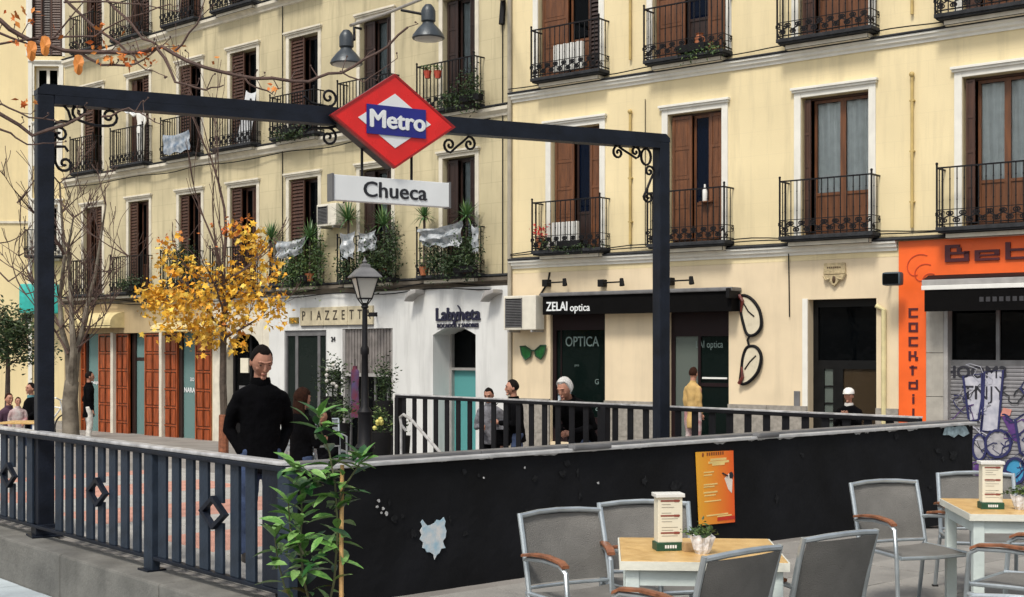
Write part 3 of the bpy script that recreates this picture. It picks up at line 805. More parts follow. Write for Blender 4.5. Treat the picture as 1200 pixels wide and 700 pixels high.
for row in (1, 2, 3):
    for k, (c, a, b, d, e) in enumerate(cols):
        lops.append((L(a), L(b), *ZL[row])); lw.append((row, k, d, e))
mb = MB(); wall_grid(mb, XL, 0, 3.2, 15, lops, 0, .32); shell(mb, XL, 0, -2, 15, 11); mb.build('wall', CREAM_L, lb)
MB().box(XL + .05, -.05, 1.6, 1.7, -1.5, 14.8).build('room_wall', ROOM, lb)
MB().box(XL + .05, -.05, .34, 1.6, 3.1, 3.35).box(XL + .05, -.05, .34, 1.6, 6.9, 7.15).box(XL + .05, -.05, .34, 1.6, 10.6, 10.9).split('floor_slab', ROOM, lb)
for o, (row, k, d, e) in zip(lops, lw):
    window(lb, *o, sp[pick[row][k]], WOODR if k < 5 else WOODD, depth=.26)
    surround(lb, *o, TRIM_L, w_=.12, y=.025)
    balcony(lb, L(d + 1, -.36), L(e - 12.5, -.36), o[2] - .02, IRON, out=.36, h=1.05, ind_bars=False, step=.115)
for zc in (3.2, 6.98, 10.78):
    cornice(lb, 'cornice', TRIM_L if zc > 4 else mat('sooty_cornice', (.13, .11, .085), .85, var=.4, scale=3, streak=.5), XL, -.04, [(0, zc - .02), (.04, zc), (.04, zc + .05), (.12, zc + .12), (.12, zc + .2), (0, zc + .22)])
    cornice(lb, 'flashing', LEAD, XL, -.04, [(0, zc + .222), (.14, zc + .221), (.14, zc + .25), (0, zc + .28)])
g = MB()
g.tube([(L(332), -.03, 3.5), (L(332), -.03, 13)], .012, 4); g.tube([(L(590), -.03, 3.4), (L(590), -.03, 12)], .012, 4)
for (z_, s_) in ((3.16, .04), (3.28, .06), (6.9, .03)):
    g.tube([(XL + k * .4, -.12 - .03 * sin(k * 1.1), z_ + s_ * sin(k * .7 + z_)) for k in range(int(-XL / .4))], .014, 5)
g.split('facade_cable', BLK, lb)
# joints in the render (shallow courses)
# ground floor shopfronts
def front(name, m, pa, pb, z1, ops_, y=-.02, depth=.35):
    mb = MB(); wall_grid(mb, L(pa), L(pb), -2.2, z1, ops_, y, depth); return mb.build(name, m, lb)
doors_top = 2.28
lo1 = [(L(93), L(249), -1.6, doors_top)]
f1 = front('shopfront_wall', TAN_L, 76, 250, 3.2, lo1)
def fold(pa, pb, y, m=WOODV, rows=6, cols_=2):
    g = MB(); leaf_panel(g, L(pa), L(pb), -1.0, doors_top - .02, y, y + .08, None, st=.05, rows=rows, cols=cols_, back=1); return g.build('door_leaf', [m, WOODD], f1)  # darker backing paints shade into the grooves around the panels
for (a, b, y) in ((93, 97.5, .05), (114.5, 130.5, .02), (133.5, 148, .06), (168.5, 187, .02), (189.5, 206, .04), (229.5, 248.5, -.03)): fold(a, b, y, cols_=1 if b - a < 10 else 2)
for (a, b) in ((97.5, 114.5), (206, 229.5)):
    o = MB().box(L(a), L(b), .16, .17, -.95, doors_top).build('shop_pane', PANEG, f1)
MB().box(L(148), L(168.5), .24, .3, 1.45, 1.55).box(L(148), L(152), .2, .3, -1, doors_top).box(L(165), L(168.5), .2, .3, -1, doors_top).box(L(148), L(168.5), .2, .3, -1, -.8).build('shop_door', WOODD, f1)
MB().box(L(152), L(165), .25, .26, -.8, doors_top).build('shop_pane', PANEG, f1)
for p in (131, 188): MB().box(L(p), L(p + 3), -.05, .1, -1.1, doors_top + .02).build('door_post', TRIM_L, f1)
MB().box(L(206), L(210), .1, .2, -1, doors_top).box(L(97.5), L(99), .1, .2, -1, doors_top).box(L(210), L(229.5), .1, .2, -1, -.93).split('window_frame', WOODD, f1)
text('ao', .22, WHITES, f1, (L(220), .15, .95), ext=.001); text('NARAJA', .2, WHITES, f1, (L(219), .15, .62), ext=.001, bold=.006)
text('NARAJA', .12, WHITES, f1, (L(106), .15, .75), ext=.001, bold=.006)
MB().box(L(160), L(247), -.5, -.02, -1.6, -.78).box(L(100), L(160), -.4, -.02, -1.6, -.92).split('door_step', CONC, f1, bevel=.02)
# dark doorway between the shops
lo2 = [(L(266), L(308), -1.8, 2.2)]
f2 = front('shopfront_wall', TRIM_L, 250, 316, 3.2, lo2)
g = MB(); x0, x1 = L(266), L(308)
pts = [(x0, 1.5)] + [(x0 + (x1 - x0) * (1 - cos(pi * k / 10)) / 2, 1.6 + .65 * sin(pi * k / 10)) for k in range(11)] + [(x1, 1.5)]
pts2 = [(x1 + .02, 2.4), (x0 - .02, 2.4)]
g.prism(list(reversed(pts + pts2)), -.025, .1); g.build('arch_head', TRIM_L, f2)
MB().box(x0, x0 + .09, .2, .28, -1.5, 2.2).box(x1 - .09, x1, .2, .28, -1.5, 2.2).box(x0, x1, .22, .26, -1.5, .0).box((x0 + x1) / 2 - .04, (x0 + x1) / 2 + .04, .2, .28, 0, 2.2).build('dark_door', BLK, f2)
MB().box(x0 + .09, x1 - .09, .24, .25, 0, 2.2).build('shop_pane', PANED, f2)
MB().box(L(276), L(285), .16, .2, 1.15, 1.55).build('notice', CREAMP, f2)
MB().box(L(275), L(292), .15, .19, .35, .8).build('notice', GREY, f2)
# Piazzetta
lo3 = [(L(334), L(383), -1.6, 2.28), (L(402), L(461), -1.6, 2.3), (L(384.5), L(400.5), -1.6, 1.25)]
f3 = front('shopfront_wall', WHITEW, 316, 484, 3.2, lo3)
a, b = lo3[0][:2]
MB().box(a, a + .07, .02, .1, -1.5, 2.28).box(b - .07, b, .02, .1, -1.5, 2.28).box(a + .07, b - .07, .02, .1, 2.14, 2.28).box(L(345), L(348), .03, .09, -1.5, 2.14).box(L(371), L(374), .03, .09, -1.5, 2.14).split('window_frame', GREY, f3)
MB().box(a + .07, b - .07, .055, .065, -1.5, 2.14).build('shop_pane', glass('dim_green_glass', (.3, .38, .34), .32, body=(.035, .05, .045)), f3)
MB().box(L(349), L(370), .7, .75, -1.4, 1.4).build('shop_display', mat('dim_green_board', (.09, .13, .11), .6), f3)
a, b = lo3[1][:2]
g = MB(); g.box(a, a + .07, .0, .12, -1.5, 2.3); g.box(b - .07, b, .0, .12, -1.5, 2.3); g.box(a, b, .0, .12, 1.12, 1.2); g.split('window_frame', GREYL, f3)
n = 16; pan = MB()
for k in range(n): pan.box(a + .07 + (b - a - .14) * k / n, a + .07 + (b - a - .14) * (k + .8) / n, .05, .09, 1.2, 2.29)
pan.box(a + .07, b - .07, .09, .11, 1.2, 2.29); pan.build('metal_panel', mat('stained_grey_panel', (.22, .20, .19), .5, .3, var=.25, streak=.5), f3)
MB().box(a + .07, b - .07, .2, .21, -1.5, 1.12).build('shop_pane', PANED, f3)
g = MB()
for k in range(4): g.box(a + .07 + (b - a) * k / 4, a + .12 + (b - a) * k / 4, .15, .2, -1.5, 1.12)
g.split('window_bar', GREY, f3)
MB().box(L(384.5), L(400.5), .3, .32, -1.6, 1.25).build('shop_pane', PANED, f3)
text('24', .17, INK, f3, (L(391.5), -.03, FL.z(391, 398)), bold=.008, name='house_number')
# Labyneta
lo4 = [(L(511), L(561), -1.6, 2.32)]
f4 = front('shopfront_wall', WHITEW, 484, 600, 3.2, lo4, y=-.10, depth=.75)
a, b = lo4[0][:2]
g = MB(); top = []
for k in range(9): top.append((a + (b - a) * k / 8, 2.12 + .2 * sin(pi * k / 8)))
g.prism([(a - .001, 2.35), (a - .001, 2.12)] + top[1:] + [(b + .001, 2.35)], -.103, .63)
g.build('arch_head', WHITEW, f4)
xm = L(541)
xm = a
MB().box(xm, xm + .06, .45, .63, -1.5, 2.3).box(xm + .06, b, .45, .63, 1.3, 1.36).build('door_frame', GREYL, f4)
MB().box(xm + .06, b, .55, .56, -1.5, 1.3).build('shop_pane', glass('turquoise_door_glass', (.4, .75, .75), .7, body=(.13, .42, .42)), f4)
MB().box(xm + .06, b, .55, .56, 1.36, 2.2).build('shop_pane', PANED, f4)

# ---------------------------------------------------------------- the far cream building
FA = Frame((-18.6, 47.0), radians(3))
fb = thing('corner_building', 'bright plain cream building at the left edge with narrow red shuttered windows', 'building', FA.w(0), FA.a)
A = FA.t
xr = A(74); fo = [(A(40.5), A(69), 4.7 + 1, 8.5), (A(40.5), A(69), FA.z(50, 112), FA.z(50, 78)), (A(36), A(73), FA.z(50, 66), FA.z(50, 0) + .6), (A(44), A(68), FA.z(50, 195), FA.z(50, 150)), (A(44), A(68), FA.z(50, 300), FA.z(50, 240))]
fo = fo[1:]
mb = MB(); wall_grid(mb, -14, xr + .6, -3, 18, fo, 0, .3); shell(mb, -14, xr + .6, -3, 18, 12); mb.build('wall', CREAM_F, fb)
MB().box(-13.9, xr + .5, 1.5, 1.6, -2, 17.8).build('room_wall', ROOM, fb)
for k, o in enumerate(fo):
    st_ = [(0, .33, 'slat', WOODR, .1), (.33, .62, 'slat', WOODD, .16), (.62, 1, 'slat', WOODR, .1)] if k == 1 else [(0, .5, 'glass', TRIM, .2), (.5, 1, 'glass', TRIM, .2)]
    window(fb, *o, st_, WOODD if k == 1 else TRIM, lower=.1); surround(fb, *o, TRIM, w_=.16)
MB().box(A(33.5), A(38), -.06, -.003, -3, 18).build('corner_strip', TRIM, fb)
z_ = FA.z(20, 260); MB().box(-14, A(33), -.05, -.003, z_ - .06, z_ + .02).build('cornice', TRIM_L, fb)
zz = FA.z(20, 447)
for k in range(18): MB().box(-14 + .7 * k, -14 + .7 * k + .69, -.12 - R.uniform(0, .02), -.003, -2.5, zz).build('plinth_stone', STONE, fb)
balcony(fb, A(28, -.4), A(73, -.4), fo[3][2], IRON, out=.4, h=.9, ind_bars=False)
# ---------------------------------------------------------------- kerb, fence, black wall, back rail
FF = Frame(C0, atan2(-.759, .651))            # fence line; x negative to the left, -y towards the street
mb = MB(); x = -11.0; k = 0
kb = None
while x < .1:
    x2 = min(x + 1.9, .12)
    g = MB(); g.box(x + .004, x2 - .004, -.24, .14, -.9, .02)
    o = g.build('kerb', CONC, None, FF.w(0), FF.a, bevel=.02, kind='structure') if kb is None else g.build('kerb_stone', CONC, kb, bevel=.02)
    kb = kb or o; x = x2
fence = thing('metal_fence', 'blue black metal fence with flat bars and diamond ornaments on the concrete kerb', 'fence', FF.w(0, 0, .02), FF.a)
def rail_box(par, x0, x1, z0, z1, y0, y1, m, name='rail', bevel=.006): return MB().box(x0, x1, y0, y1, z0, z1).build(name, m, par, bevel=bevel)
rail_box(fence, -11, -.02, .93, .971, -.05, .05, IRONB, 'top_rail', .012)
rail_box(fence, -11, -.02, .972, 1.0, -.056, .056, mat('pale_rail_top', (.56, .56, .57), .36, .4, var=.35, scale=8, streak=.2), 'handrail_cap', .01)  # paler cap along the top of the rail
rail_box(fence, -11, -.02, .09, .12, -.03, .03, IRONB, 'bottom_rail')
orn = [(FF.t(8, -.05), FF.z(8, 557, -.05)), (FF.t(112, -.05), FF.z(112, 577, -.05)), (FF.t(248, -.05), FF.z(248, 601, -.05))]
posts = [FF.t(178), FF.t(-40), FF.t(337)]
xm_post = FF.t(53)
n = 0; bar_me = None; xx = -.06
while xx > -6.6:
    xx -= .232
    if any(abs(xx - p) < .12 for p in posts) or abs(xx - xm_post) < .17: continue
    cut = [q for q in orn if abs(xx - q[0]) < .17]
    if cut:
        hh = max(.03, .088 * (1 - abs(xx - cut[0][0]) / .2)); zc_ = cut[0][1] - .02
        MB().box(xx - .06, xx + .06, -.012, .012, .121, zc_ - hh).build('baluster', IRONG, fence, bevel=.003)
        MB().box(xx - .06, xx + .06, -.012, .012, zc_ + hh, .929).build('baluster', IRONG, fence, bevel=.003); continue
    if bar_me is None:
        o = MB().box(-.066, .066, -.012, .012, .121, .929).build('baluster', IRONG, fence, bevel=.003); bar_me = o.data
    else: o = link('baluster', bar_me, fence)
    o.location = (xx, 0, 0); o.rotation_euler = (0, R.uniform(-.006, .006), R.uniform(-.05, .05))
for p in posts:
    MB().box(p - .075, p + .075, -.035, .035, 0, .93).build('fence_post', IRONG, fence, bevel=.006)
    MB().box(p - .09, p + .09, -.08, .08, 0, .015).build('foot_plate', IRONB, fence)
MB().box(-.34, -.12, -.02, .02, .121, .929).build('end_plate', IRONB, fence, bevel=.004)
for (ox, oz) in orn:
    oz -= .02; g = MB(); r1, r0 = .125, .086
    o4 = [(ox - r1 * 1.6, oz), (ox, oz - r1), (ox + r1 * 1.6, oz), (ox, oz + r1)]; i4 = [(ox - r0 * 1.6, oz), (ox, oz - r0), (ox + r0 * 1.6, oz), (ox, oz + r0)]
    vs = [(p[0], y, p[1]) for y in (-.055, -.015) for p in o4 + i4]; fs = []
    for q in range(4):
        a, b = q, (q + 1) % 4
        fs += [(a, b, b + 4, a + 4), (a + 8, a + 12, b + 12, b + 8), (a, a + 8, b + 8, b), (a + 4, b + 4, b + 12, a + 12)]
    g.add(vs, fs); g.build('diamond_ornament', IRONB, fence)


wall = thing('black_wall', 'long low black painted wall with a pale coping and an orange poster', 'wall', FWL.w(0), FWL.a)
WL = 8.68
g = MB(); nx, nz = 90, 12; H_ = .955
vs = [(WL * i / nx, 0.004 * sin(i * 1.7) * sin(j * .9), -.1 + (H_ + .1) * j / nz) for j in range(nz + 1) for i in range(nx + 1)]
g.add(vs, [(j * (nx + 1) + i, j * (nx + 1) + i + 1, (j + 1) * (nx + 1) + i + 1, (j + 1) * (nx + 1) + i) for j in range(nz) for i in range(nx)])
g.add([(WL, .005, -.1), (WL, .2, -.1), (WL, .2, H_), (WL, .005, H_)], [(0, 1, 2, 3)])
g.add([(0, .2, -.1), (WL, .2, -.1), (WL, .2, H_), (0, .2, H_)], [(3, 2, 1, 0)])
g.add([(0, .005, -.1), (0, .2, -.1), (0, .2, H_), (0, .005, H_)], [(3, 2, 1, 0)])
g.build('wall_face', BLACKW, wall)
x = -.03
for k in range(5):
    x2 = x + 8.75 / 5
    MB().box(x + .003, x2 - .003, -.035, .235, H_, H_ + .028).build('coping', COPE, wall, bevel=.006)
    MB().box(x + .003, x2 - .003, .06, .2, H_ + .0285, H_ + .05).build('coping_rib', GREY, wall, bevel=.004)
    x = x2
CHIP = mat('chipped_pale_plaster', (.42, .42, .42), .9, var=.3, scale=18, bump=.4)
def flat_blob(par, fr_, pts, m, name, y=-.008, th=.004):
    P = [(fr_.t(px), fr_.z(px, py)) for px, py in pts]
    a_ = sum(P[i][0] * P[(i + 1) % len(P)][1] - P[(i + 1) % len(P)][0] * P[i][1] for i in range(len(P)))
    if a_ < 0: P = P[::-1]
    return MB().prism(P, y - th, y).build(name, m, par)
def jag(cx, cy, rx, ry, n=18, j=.35):
    return [(cx + rx * cos(2 * pi * k / n) * (1 + R.uniform(-j, j)), cy + ry * sin(2 * pi * k / n) * (1 + R.uniform(-j, j))) for k in range(n)]
g = MB(); xx = 0.1
while xx < WL:
    d_ = R.uniform(.05, .3); hh = R.uniform(.004, .028)
    pts = [(xx, H_)] + [(xx + d_ * q / 6, H_ - hh * R.uniform(.3, 1)) for q in range(1, 6)] + [(xx + d_, H_)]
    g.prism(pts, -.008, -.0055); xx += d_ + R.uniform(.0, .35)
g.build('chipped_edge', CHIP, wall, kind='stuff')
flat_blob(wall, FWL, [(492, 612), (494, 609), (497, 613), (500, 616), (504, 615), (508, 613), (511, 609), (515, 610), (519, 606), (521, 611), (520, 616), (522, 622), (521, 630), (518, 634), (519, 638), (521, 642), (516, 643), (514, 648), (511, 650), (508, 656), (507, 650), (503, 647), (499, 647), (497, 643), (494, 642), (495, 636), (491, 632), (493, 627), (491, 622), (494, 617)], mat('torn_pale_blue_sticker', (.28, .50, .64), .6, var=.3, scale=14, col2=(.70, .68, .66)), 'torn_sticker')
for (cx, cy, r_) in ((443, 587, 1.6), (441, 594, 1.4), (448, 596, 1.5), (452, 602, 1.9), (446, 601, 1.0), (566, 560, 1), (700, 566, 1.2), (614, 548, 1)): flat_blob(wall, FWL, jag(cx, cy, r_, r_ * 1.3, 8), CHIP, 'paint_chip')
flat_blob(wall, FWL, [(1106, 502), (1112, 498), (1118, 501), (1124, 497), (1131, 500), (1135, 508), (1128, 512), (1122, 509), (1117, 513), (1111, 510), (1104, 510)], mat('grey_blue_smear', (.25, .33, .36), .7, var=.4, scale=18), 'paint_smear')
SCF = mat('grey_scuff', (.014, .0145, .016), .9, var=.5, scale=30, bump=.3, spec=.15)
for k in range(34):
    cx = R.uniform(440, 1120); cy = R.uniform(560, 640) - (cx - 440) * .09; r_ = R.uniform(1.5, 7)
    if 805 < cx < 870: continue
    flat_blob(wall, FWL, jag(cx, cy, r_ * R.uniform(.3, 1.2), r_, 11, .5), SCF, 'paint_scuff', y=-.0065, th=.002)
for (px, w_) in ((690, .42), (896, .3)):
    t_ = FWL.t(px); MB().box(t_ - w_ / 2, t_ + w_ / 2, -.06, .03, H_ + .012, H_ + .06).build('coping_bracket', GREY, wall, bevel=.018)

# poster
po = thing('wall_poster', 'orange and yellow event poster stuck on the black wall', 'poster', FWL.w(FWL.t(838, -.02), -.008, .5), FWL.a)
tx = FWL.t(838, -.02)
pl = [(FWL.t(px, -.01) - tx, FWL.z(px, py, -.01) - .5) for px, py in ((819, 616), (861, 612), (859, 528), (815, 530))]
pm_ = mat('orange_yellow_print', (.85, .30, .02), .4, var=.1, bump=.02)
nn = pm_.node_tree.nodes; ll = pm_.node_tree.links
tc = nn.new('ShaderNodeTexCoord'); sp_ = nn.new('ShaderNodeSeparateXYZ'); ll.new(tc.outputs['Generated'], sp_.inputs[0])
cr = nn.new('ShaderNodeValToRGB'); ll.new(sp_.outputs[0], cr.inputs[0]); cr.color_ramp.elements[0].color = (.85, .42, .03, 1); cr.color_ramp.elements[1].color = (.85, .10, .01, 1)
ll.new(cr.outputs[0], nn['Principled BSDF'].inputs['Base Color'])
o = MB().prism(pl, -.006, 0).build('sheet', pm_, po)
PX = lambda u, v: (pl[0][0] + (pl[1][0] - pl[0][0]) * u, pl[0][1] + (pl[3][1] - pl[0][1]) * v + .03 * u)
g = MB()
for (u0, u1, v, h_) in ((.3, .75, .85, .02), (.25, .82, .815, .02), (.35, .7, .78, .02), (.12, .4, .70, .01), (.12, .35, .66, .01), (.12, .5, .53, .012), (.12, .42, .5, .01), (.12, .5, .42, .014), (.14, .45, .38, .01), (.14, .6, .3, .01), (.2, .8, .1, .012), (.5, .9, .06, .012)):
    a_, b_ = PX(u0, v), PX(u1, v); g.box(a_[0], b_[0], -.008, -.0065, a_[1], a_[1] + h_)
g.build('print_lines', mat('pale_yellow_print', (.85, .62, .22), .5, bump=0), po, kind='stuff')
a_ = PX(.2, .93); g = MB()
for k in range(8): g.box(a_[0] + .03 * k, a_[0] + .03 * k + .018, -.008, -.0065, a_[1], a_[1] + .028)
g.ell((a_[0] - .05, -.007, a_[1] + .01), (.014, .003, .02), 8, 4)
g.build('print_title', mat('dark_orange_print', (.25, .06, .01), .5, bump=0), po, kind='stuff')
a_ = PX(.82, .6); g = MB()
g.prism([(a_[0] - .06, a_[1] - .02), (a_[0] - .01, a_[1] - .12), (a_[0] + .04, a_[1] - .16), (a_[0] + .05, a_[1] - .04), (a_[0], a_[1] + .02)], -.0085, -.0066)
g.build('print_figure', mat('pale_print', (.8, .7, .6), .5, bump=0), po)
g = MB(); g.ell((a_[0] + .03, -.0075, a_[1] + .0), (.035, .002, .035), 8, 4); g.tube([(a_[0] - .09, -.009, a_[1] + .03), (a_[0] - .02, -.009, a_[1] + .0)], .008, 4); g.build('print_figure', INK, po)
MB().box(PX(.5, 0)[0], PX(1, 0)[0] - .004, -.0088, -.0067, PX(0, .0)[1] + .02, PX(0, .0)[1] + .05).build('print_band', mat('red_print', (.6, .03, .01), .5, bump=0), po)

# back rail on the far side of the stairs
RP = AB(8.0, .22)
FB = Frame((RP.x, RP.y), FF.a)
back = thing('metal_railing', 'black railing with flat bars behind the long black wall', 'railing', FB.w(0, 0, 0), FB.a)
XB = FB.t(465)
rail_box(back, XB, 0, .99, 1.035, -.04, .04, IRON, 'top_rail', .01)
rail_box(back, XB, 0, 1.036, 1.056, -.044, .044, MATS['pale_rail_top'], 'handrail_cap', .003)
rail_box(back, XB, 0, .06, .1, -.03, .03, IRON, 'bottom_rail')
xx = -.1; bar_me = None
while xx > XB + .15:
    if bar_me is None:
        o = MB().box(-.05, .05, -.01, .01, .101, .999).build('baluster', IRON, back, bevel=.003); bar_me = o.data
    else: o = link('baluster', bar_me, back)
    o.location = (xx, 0, 0); xx -= .285
for p in (XB + .05, XB * .5, -.03):
    MB().box(p - .05, p + .05, -.05, .05, -.1, 1.0).build('rail_post', IRON, back, bevel=.006)
MB().tube([(XB - .06, 0, -.3), (XB - .06, 0, 1.06)], .022, 8).build('white_post', WHITEP, back, smooth=True)
hrl = thing('stair_handrail', 'pale steel handrail sloping down at the head of the metro stairs', 'handrail', (0, 0, 0))
q = [at(476, 505, 20.6), at(470, 498, 20.6), at(469, 489, 20.6), at(473, 486, 20.5), at(482, 492, 20.2), at(512, 526, 18.6), at(560, 585, 16.6)]
mb = MB(); mb.tube(q, .024, 8); mb.build('rail_tube', COPE, hrl, smooth=True)
mb = MB(); mb.tube([q[1], (q[1].x, q[1].y, -.6)], .02, 8); mb.tube([at(515, 530, 18.5), at(515, 640, 18.5)], .02, 8); mb.build('support', COPE, hrl)

# ---------------------------------------------------------------- metro arch and signs
ML = Vector((-4.42, 12.5, 0)); MR = Vector((1.85, 16.4, 0))
mv = MR - ML; LEN = mv.length
MF = Frame((ML.x, ML.y), atan2(mv.y, mv.x))
za = CAMZ + 310 / (F / ML.y); zb = CAMZ + 252 / (F / MR.y)
arch = thing('metro_entrance_frame', 'tall dark metal portal over the metro entrance with scrolls in its corners', 'portal frame', ML, MF.a)
hw = .078
MB().box(-hw, hw, -hw, hw, .0, za - .10).build('post', IRONB, arch, bevel=.012)
MB().box(LEN - hw, LEN + hw, -hw, hw, -.4, zb - .10).build('post', IRONB, arch, bevel=.012)
MB().box(-.14, .14, -.14, .14, .02, .04).box(-.1, .1, -.1, .1, .04, .14).build('base_plate', IRONB, arch, bevel=.006)
g = MB(); rr = .1
pr = [(-hw, za - .20), (-hw, za - .06), (-hw + .06, za), (LEN + hw - .06, zb), (LEN + hw, zb - .06), (LEN + hw, zb - .2), (LEN - hw, zb - .19), (hw, za - .19)]
pr = [(-hw, za - .1), (-hw, za - .05), (-hw + .06, za), (LEN + hw - .06, zb), (LEN + hw, zb - .05), (LEN + hw, zb - .1), (LEN - hw, zb - .1), (LEN - hw, zb - .18), (hw, za - .18), (hw, za - .1)]
g.add([(x, -hw - .002, z) for x, z in pr] + [(x, hw + .002, z) for x, z in pr],
      [(0, 9, 4 + 0, 3)[:0] or (9, 8, 7, 6)] + [(0, 1, 2, 3, 4, 5, 6, 9)][::-1][:0] + [])
g = MB()
def slab2(poly):  # convex polygon prism
    g.prism(poly[::-1] if sum(poly[i][0] * poly[(i + 1) % len(poly)][1] - poly[(i + 1) % len(poly)][0] * poly[i][1] for i in range(len(poly))) < 0 else poly, -hw - .002, hw + .002)
slab2([(-hw, za - .1), (-hw, za - .05), (-hw + .06, za), (LEN + hw - .06, zb), (LEN + hw, zb - .05), (LEN + hw, zb - .1)])
slab2([(hw, za - .18), (hw, za - .099), (LEN - hw, zb - .099), (LEN - hw, zb - .18)])
g.build('beam', IRONB, arch)
def mz(px, py, off=0): return (MF.t(px, off), MF.z(px, py, off))
def c_scroll(x0, z0, x1, z1, r0, r1, side=1, n=16, turns=1.35, off=0):
    dx, dz = x1 - x0, z1 - z0; Ln = sqrt(dx * dx + dz * dz); ux, uz = dx / Ln, dz / Ln; vx, vz = -uz * side, ux * side
    a = spiral((0, 0), r0, turns, -pi / 2, -1, n)[::-1]; b = spiral((Ln, 0), r1, turns, -pi / 2, 1, n)
    pts = a + [(Ln * .3, -max(r0, r1) * 1.15), (Ln * .6, -max(r0, r1) * 1.2)] + b
    return [(x0 + ux * p + vx * q_, z0 + uz * p + vz * q_) for p, q_ in pts]
def ss(x0, z0, x1, z1, r0, r1, side=1, n=16, turns=1.35):
    dx, dz = x1 - x0, z1 - z0; Ln = sqrt(dx * dx + dz * dz); ux, uz = dx / Ln, dz / Ln; vx, vz = -uz * side, ux * side
    a = spiral((0, 0), r0, turns, pi / 2, 1, n)[::-1]; b = spiral((Ln, 0), r1, turns, -pi / 2, 1, n)
    pts = a + [(Ln * .33, r0 * .3), (Ln * .66, -r1 * .3)] + b
    return [(x0 + ux * p + vx * q_, z0 + uz * p + vz * q_) for p, q_ in pts]
def iron(pts, r=.014, name='scroll', flat=1.5): 
    g = MB(); g.tube([(p[0], 0, p[1]) for p in pts], r, 6, flat=flat, up=(0, 1, 0)); return g.build(name, IRON, arch, smooth=True)
k_ = ML.y / F
A1, A2 = mz(94, 131), mz(128, 137); iron(c_scroll(*A1, *A2, .085, .09, 1))
A1, A2 = mz(70, 158), mz(76, 192); iron(c_scroll(A1[0] + .0, A1[1], A2[0], A2[1], .085, .08, 1))
iron([mz(66, 122), mz(74, 123), mz(80, 130), mz(83, 140), mz(86, 144)]); iron([mz(62, 146), mz(72, 142), mz(80, 143), mz(88, 140)])
iron([mz(66, 172), mz(76, 172), mz(80, 178)])
iron(ss(*mz(724.5, 179), *mz(744.6, 178), .085, .08, 1)); iron(ss(*mz(761, 201), *mz(760, 231), .075, .075, 1))
cc = mz(757, 184); iron([(cc[0] + .075 * cos(2 * pi * k / 16), cc[1] + .1 * sin(2 * pi * k / 16)) for k in range(17)])
iron(ss(*mz(527, 170), *mz(550, 169), .085, .085, -1))
for px, py, s_ in ((385, 114, 1), (385, 161, -1)):
    c = mz(px, py); p = spiral(c, .1, 1.4, -pi / 2 * s_, s_, 20); iron(p + [] ); iron([(c[0], c[1] - .1 * s_), (c[0] + .12, c[1] - .13 * s_)])
    iron([(c[0], c[1] - .1 * s_), (c[0] - .2, c[1] - .08 * s_), (c[0] - .28, c[1] - .02 * s_)])

so_ = -.2                                        # sign face stands this far in front of the beam
sx0, sx1 = MF.t(388.5, so_), MF.t(533, so_); scx = MF.t(462.5, so_); scz = MF.z(462.5, 142, so_)
hx = (sx1 - sx0) / 2; scx = (sx0 + sx1) / 2; hz = (MF.z(462, 87, so_) - MF.z(462, 197, so_)) / 2
ms = thing('metro_sign', 'red diamond shaped metro sign with a blue band across its white centre', 'metro sign', MF.w(scx, 0, scz), MF.a)
tilt = zb / LEN - za / LEN
def rh(k, kz=None): kz = kz or k; return [(-hx * k, -hx * k * 0), (0, -hz * kz), (hx * k, 0), (0, hz * kz)]
MB().prism(rh(.985), -.15, .03).build('sign_box', mat('dark_sign_casing', (.02, .018, .02), .5), ms, bevel=.006)
MB().prism(rh(1.0), -.2, -.151).build('red_panel', REDS, ms, bevel=.008)
def ring(k0, k1, y0, y1, m, name):
    o4, i4 = rh(k1), rh(k0); vs = [(p[0], y, p[1]) for y in (y0, y1) for p in o4 + i4]; fs = []
    for q_ in range(4):
        a, b = q_, (q_ + 1) % 4
        fs += [(a, b, b + 4, a + 4), (a + 8, a + 12, b + 12, b + 8), (a, a + 8, b + 8, b), (a + 4, b + 4, b + 12, a + 12)]
    return MB().add(vs, fs).build(name, m, ms)
ring(.955, 1.012, -.206, -.15, mat('dark_red_rim', (.30, .008, .008), .35), 'rim')
MB().prism([(-hx * .59, 0), (0, -hz * .58), (hx * .59, 0), (0, hz * .58)], -.206, -.2).build('white_diamond', WHITES, ms)
MB().box(-hx * .46, hx * .50, -.216, -.2065, -hz * .32, hz * .30).build('blue_band', BLUES, ms)
text('Metro', hz * .53, WHITES, ms, (.025, -.218, -.005), bold=.011, ext=.002, sx=1.0)
cs = thing('station_sign', 'white station name sign reading Chueca under the red diamond', 'sign', MF.w(MF.t(458, -.14), 0, MF.z(458, 224, -.14)), MF.a)
c0_, c1_ = MF.t(390, -.14) - MF.t(458, -.14), MF.t(527, -.14) - MF.t(458, -.14)
hh = .135
MB().box(c0_, c1_, -.14, -.03, -hh, hh).build('sign_box', WHITES, cs, bevel=.006)
MB().box(c0_ - .012, c0_ + .01, -.15, -.02, -hh - .01, hh + .01).box(c1_ - .01, c1_ + .012, -.15, -.02, -hh - .01, hh + .01).split('end_cap', GREY, cs)
text('Chueca', .235, INK, cs, ((c0_ + c1_) / 2 + .03, -.143, -.005), bold=.005, ext=.002, sx=1.08)
MB().tube([((c0_ + c1_) / 2 - .3, 0, hh), ((c0_ + c1_) / 2 - .3, 0, .6)], .015, 6).tube([((c0_ + c1_) / 2 + .3, 0, hh), ((c0_ + c1_) / 2 + .3, 0, .6)], .015, 6).split('hanger', IRON, cs)

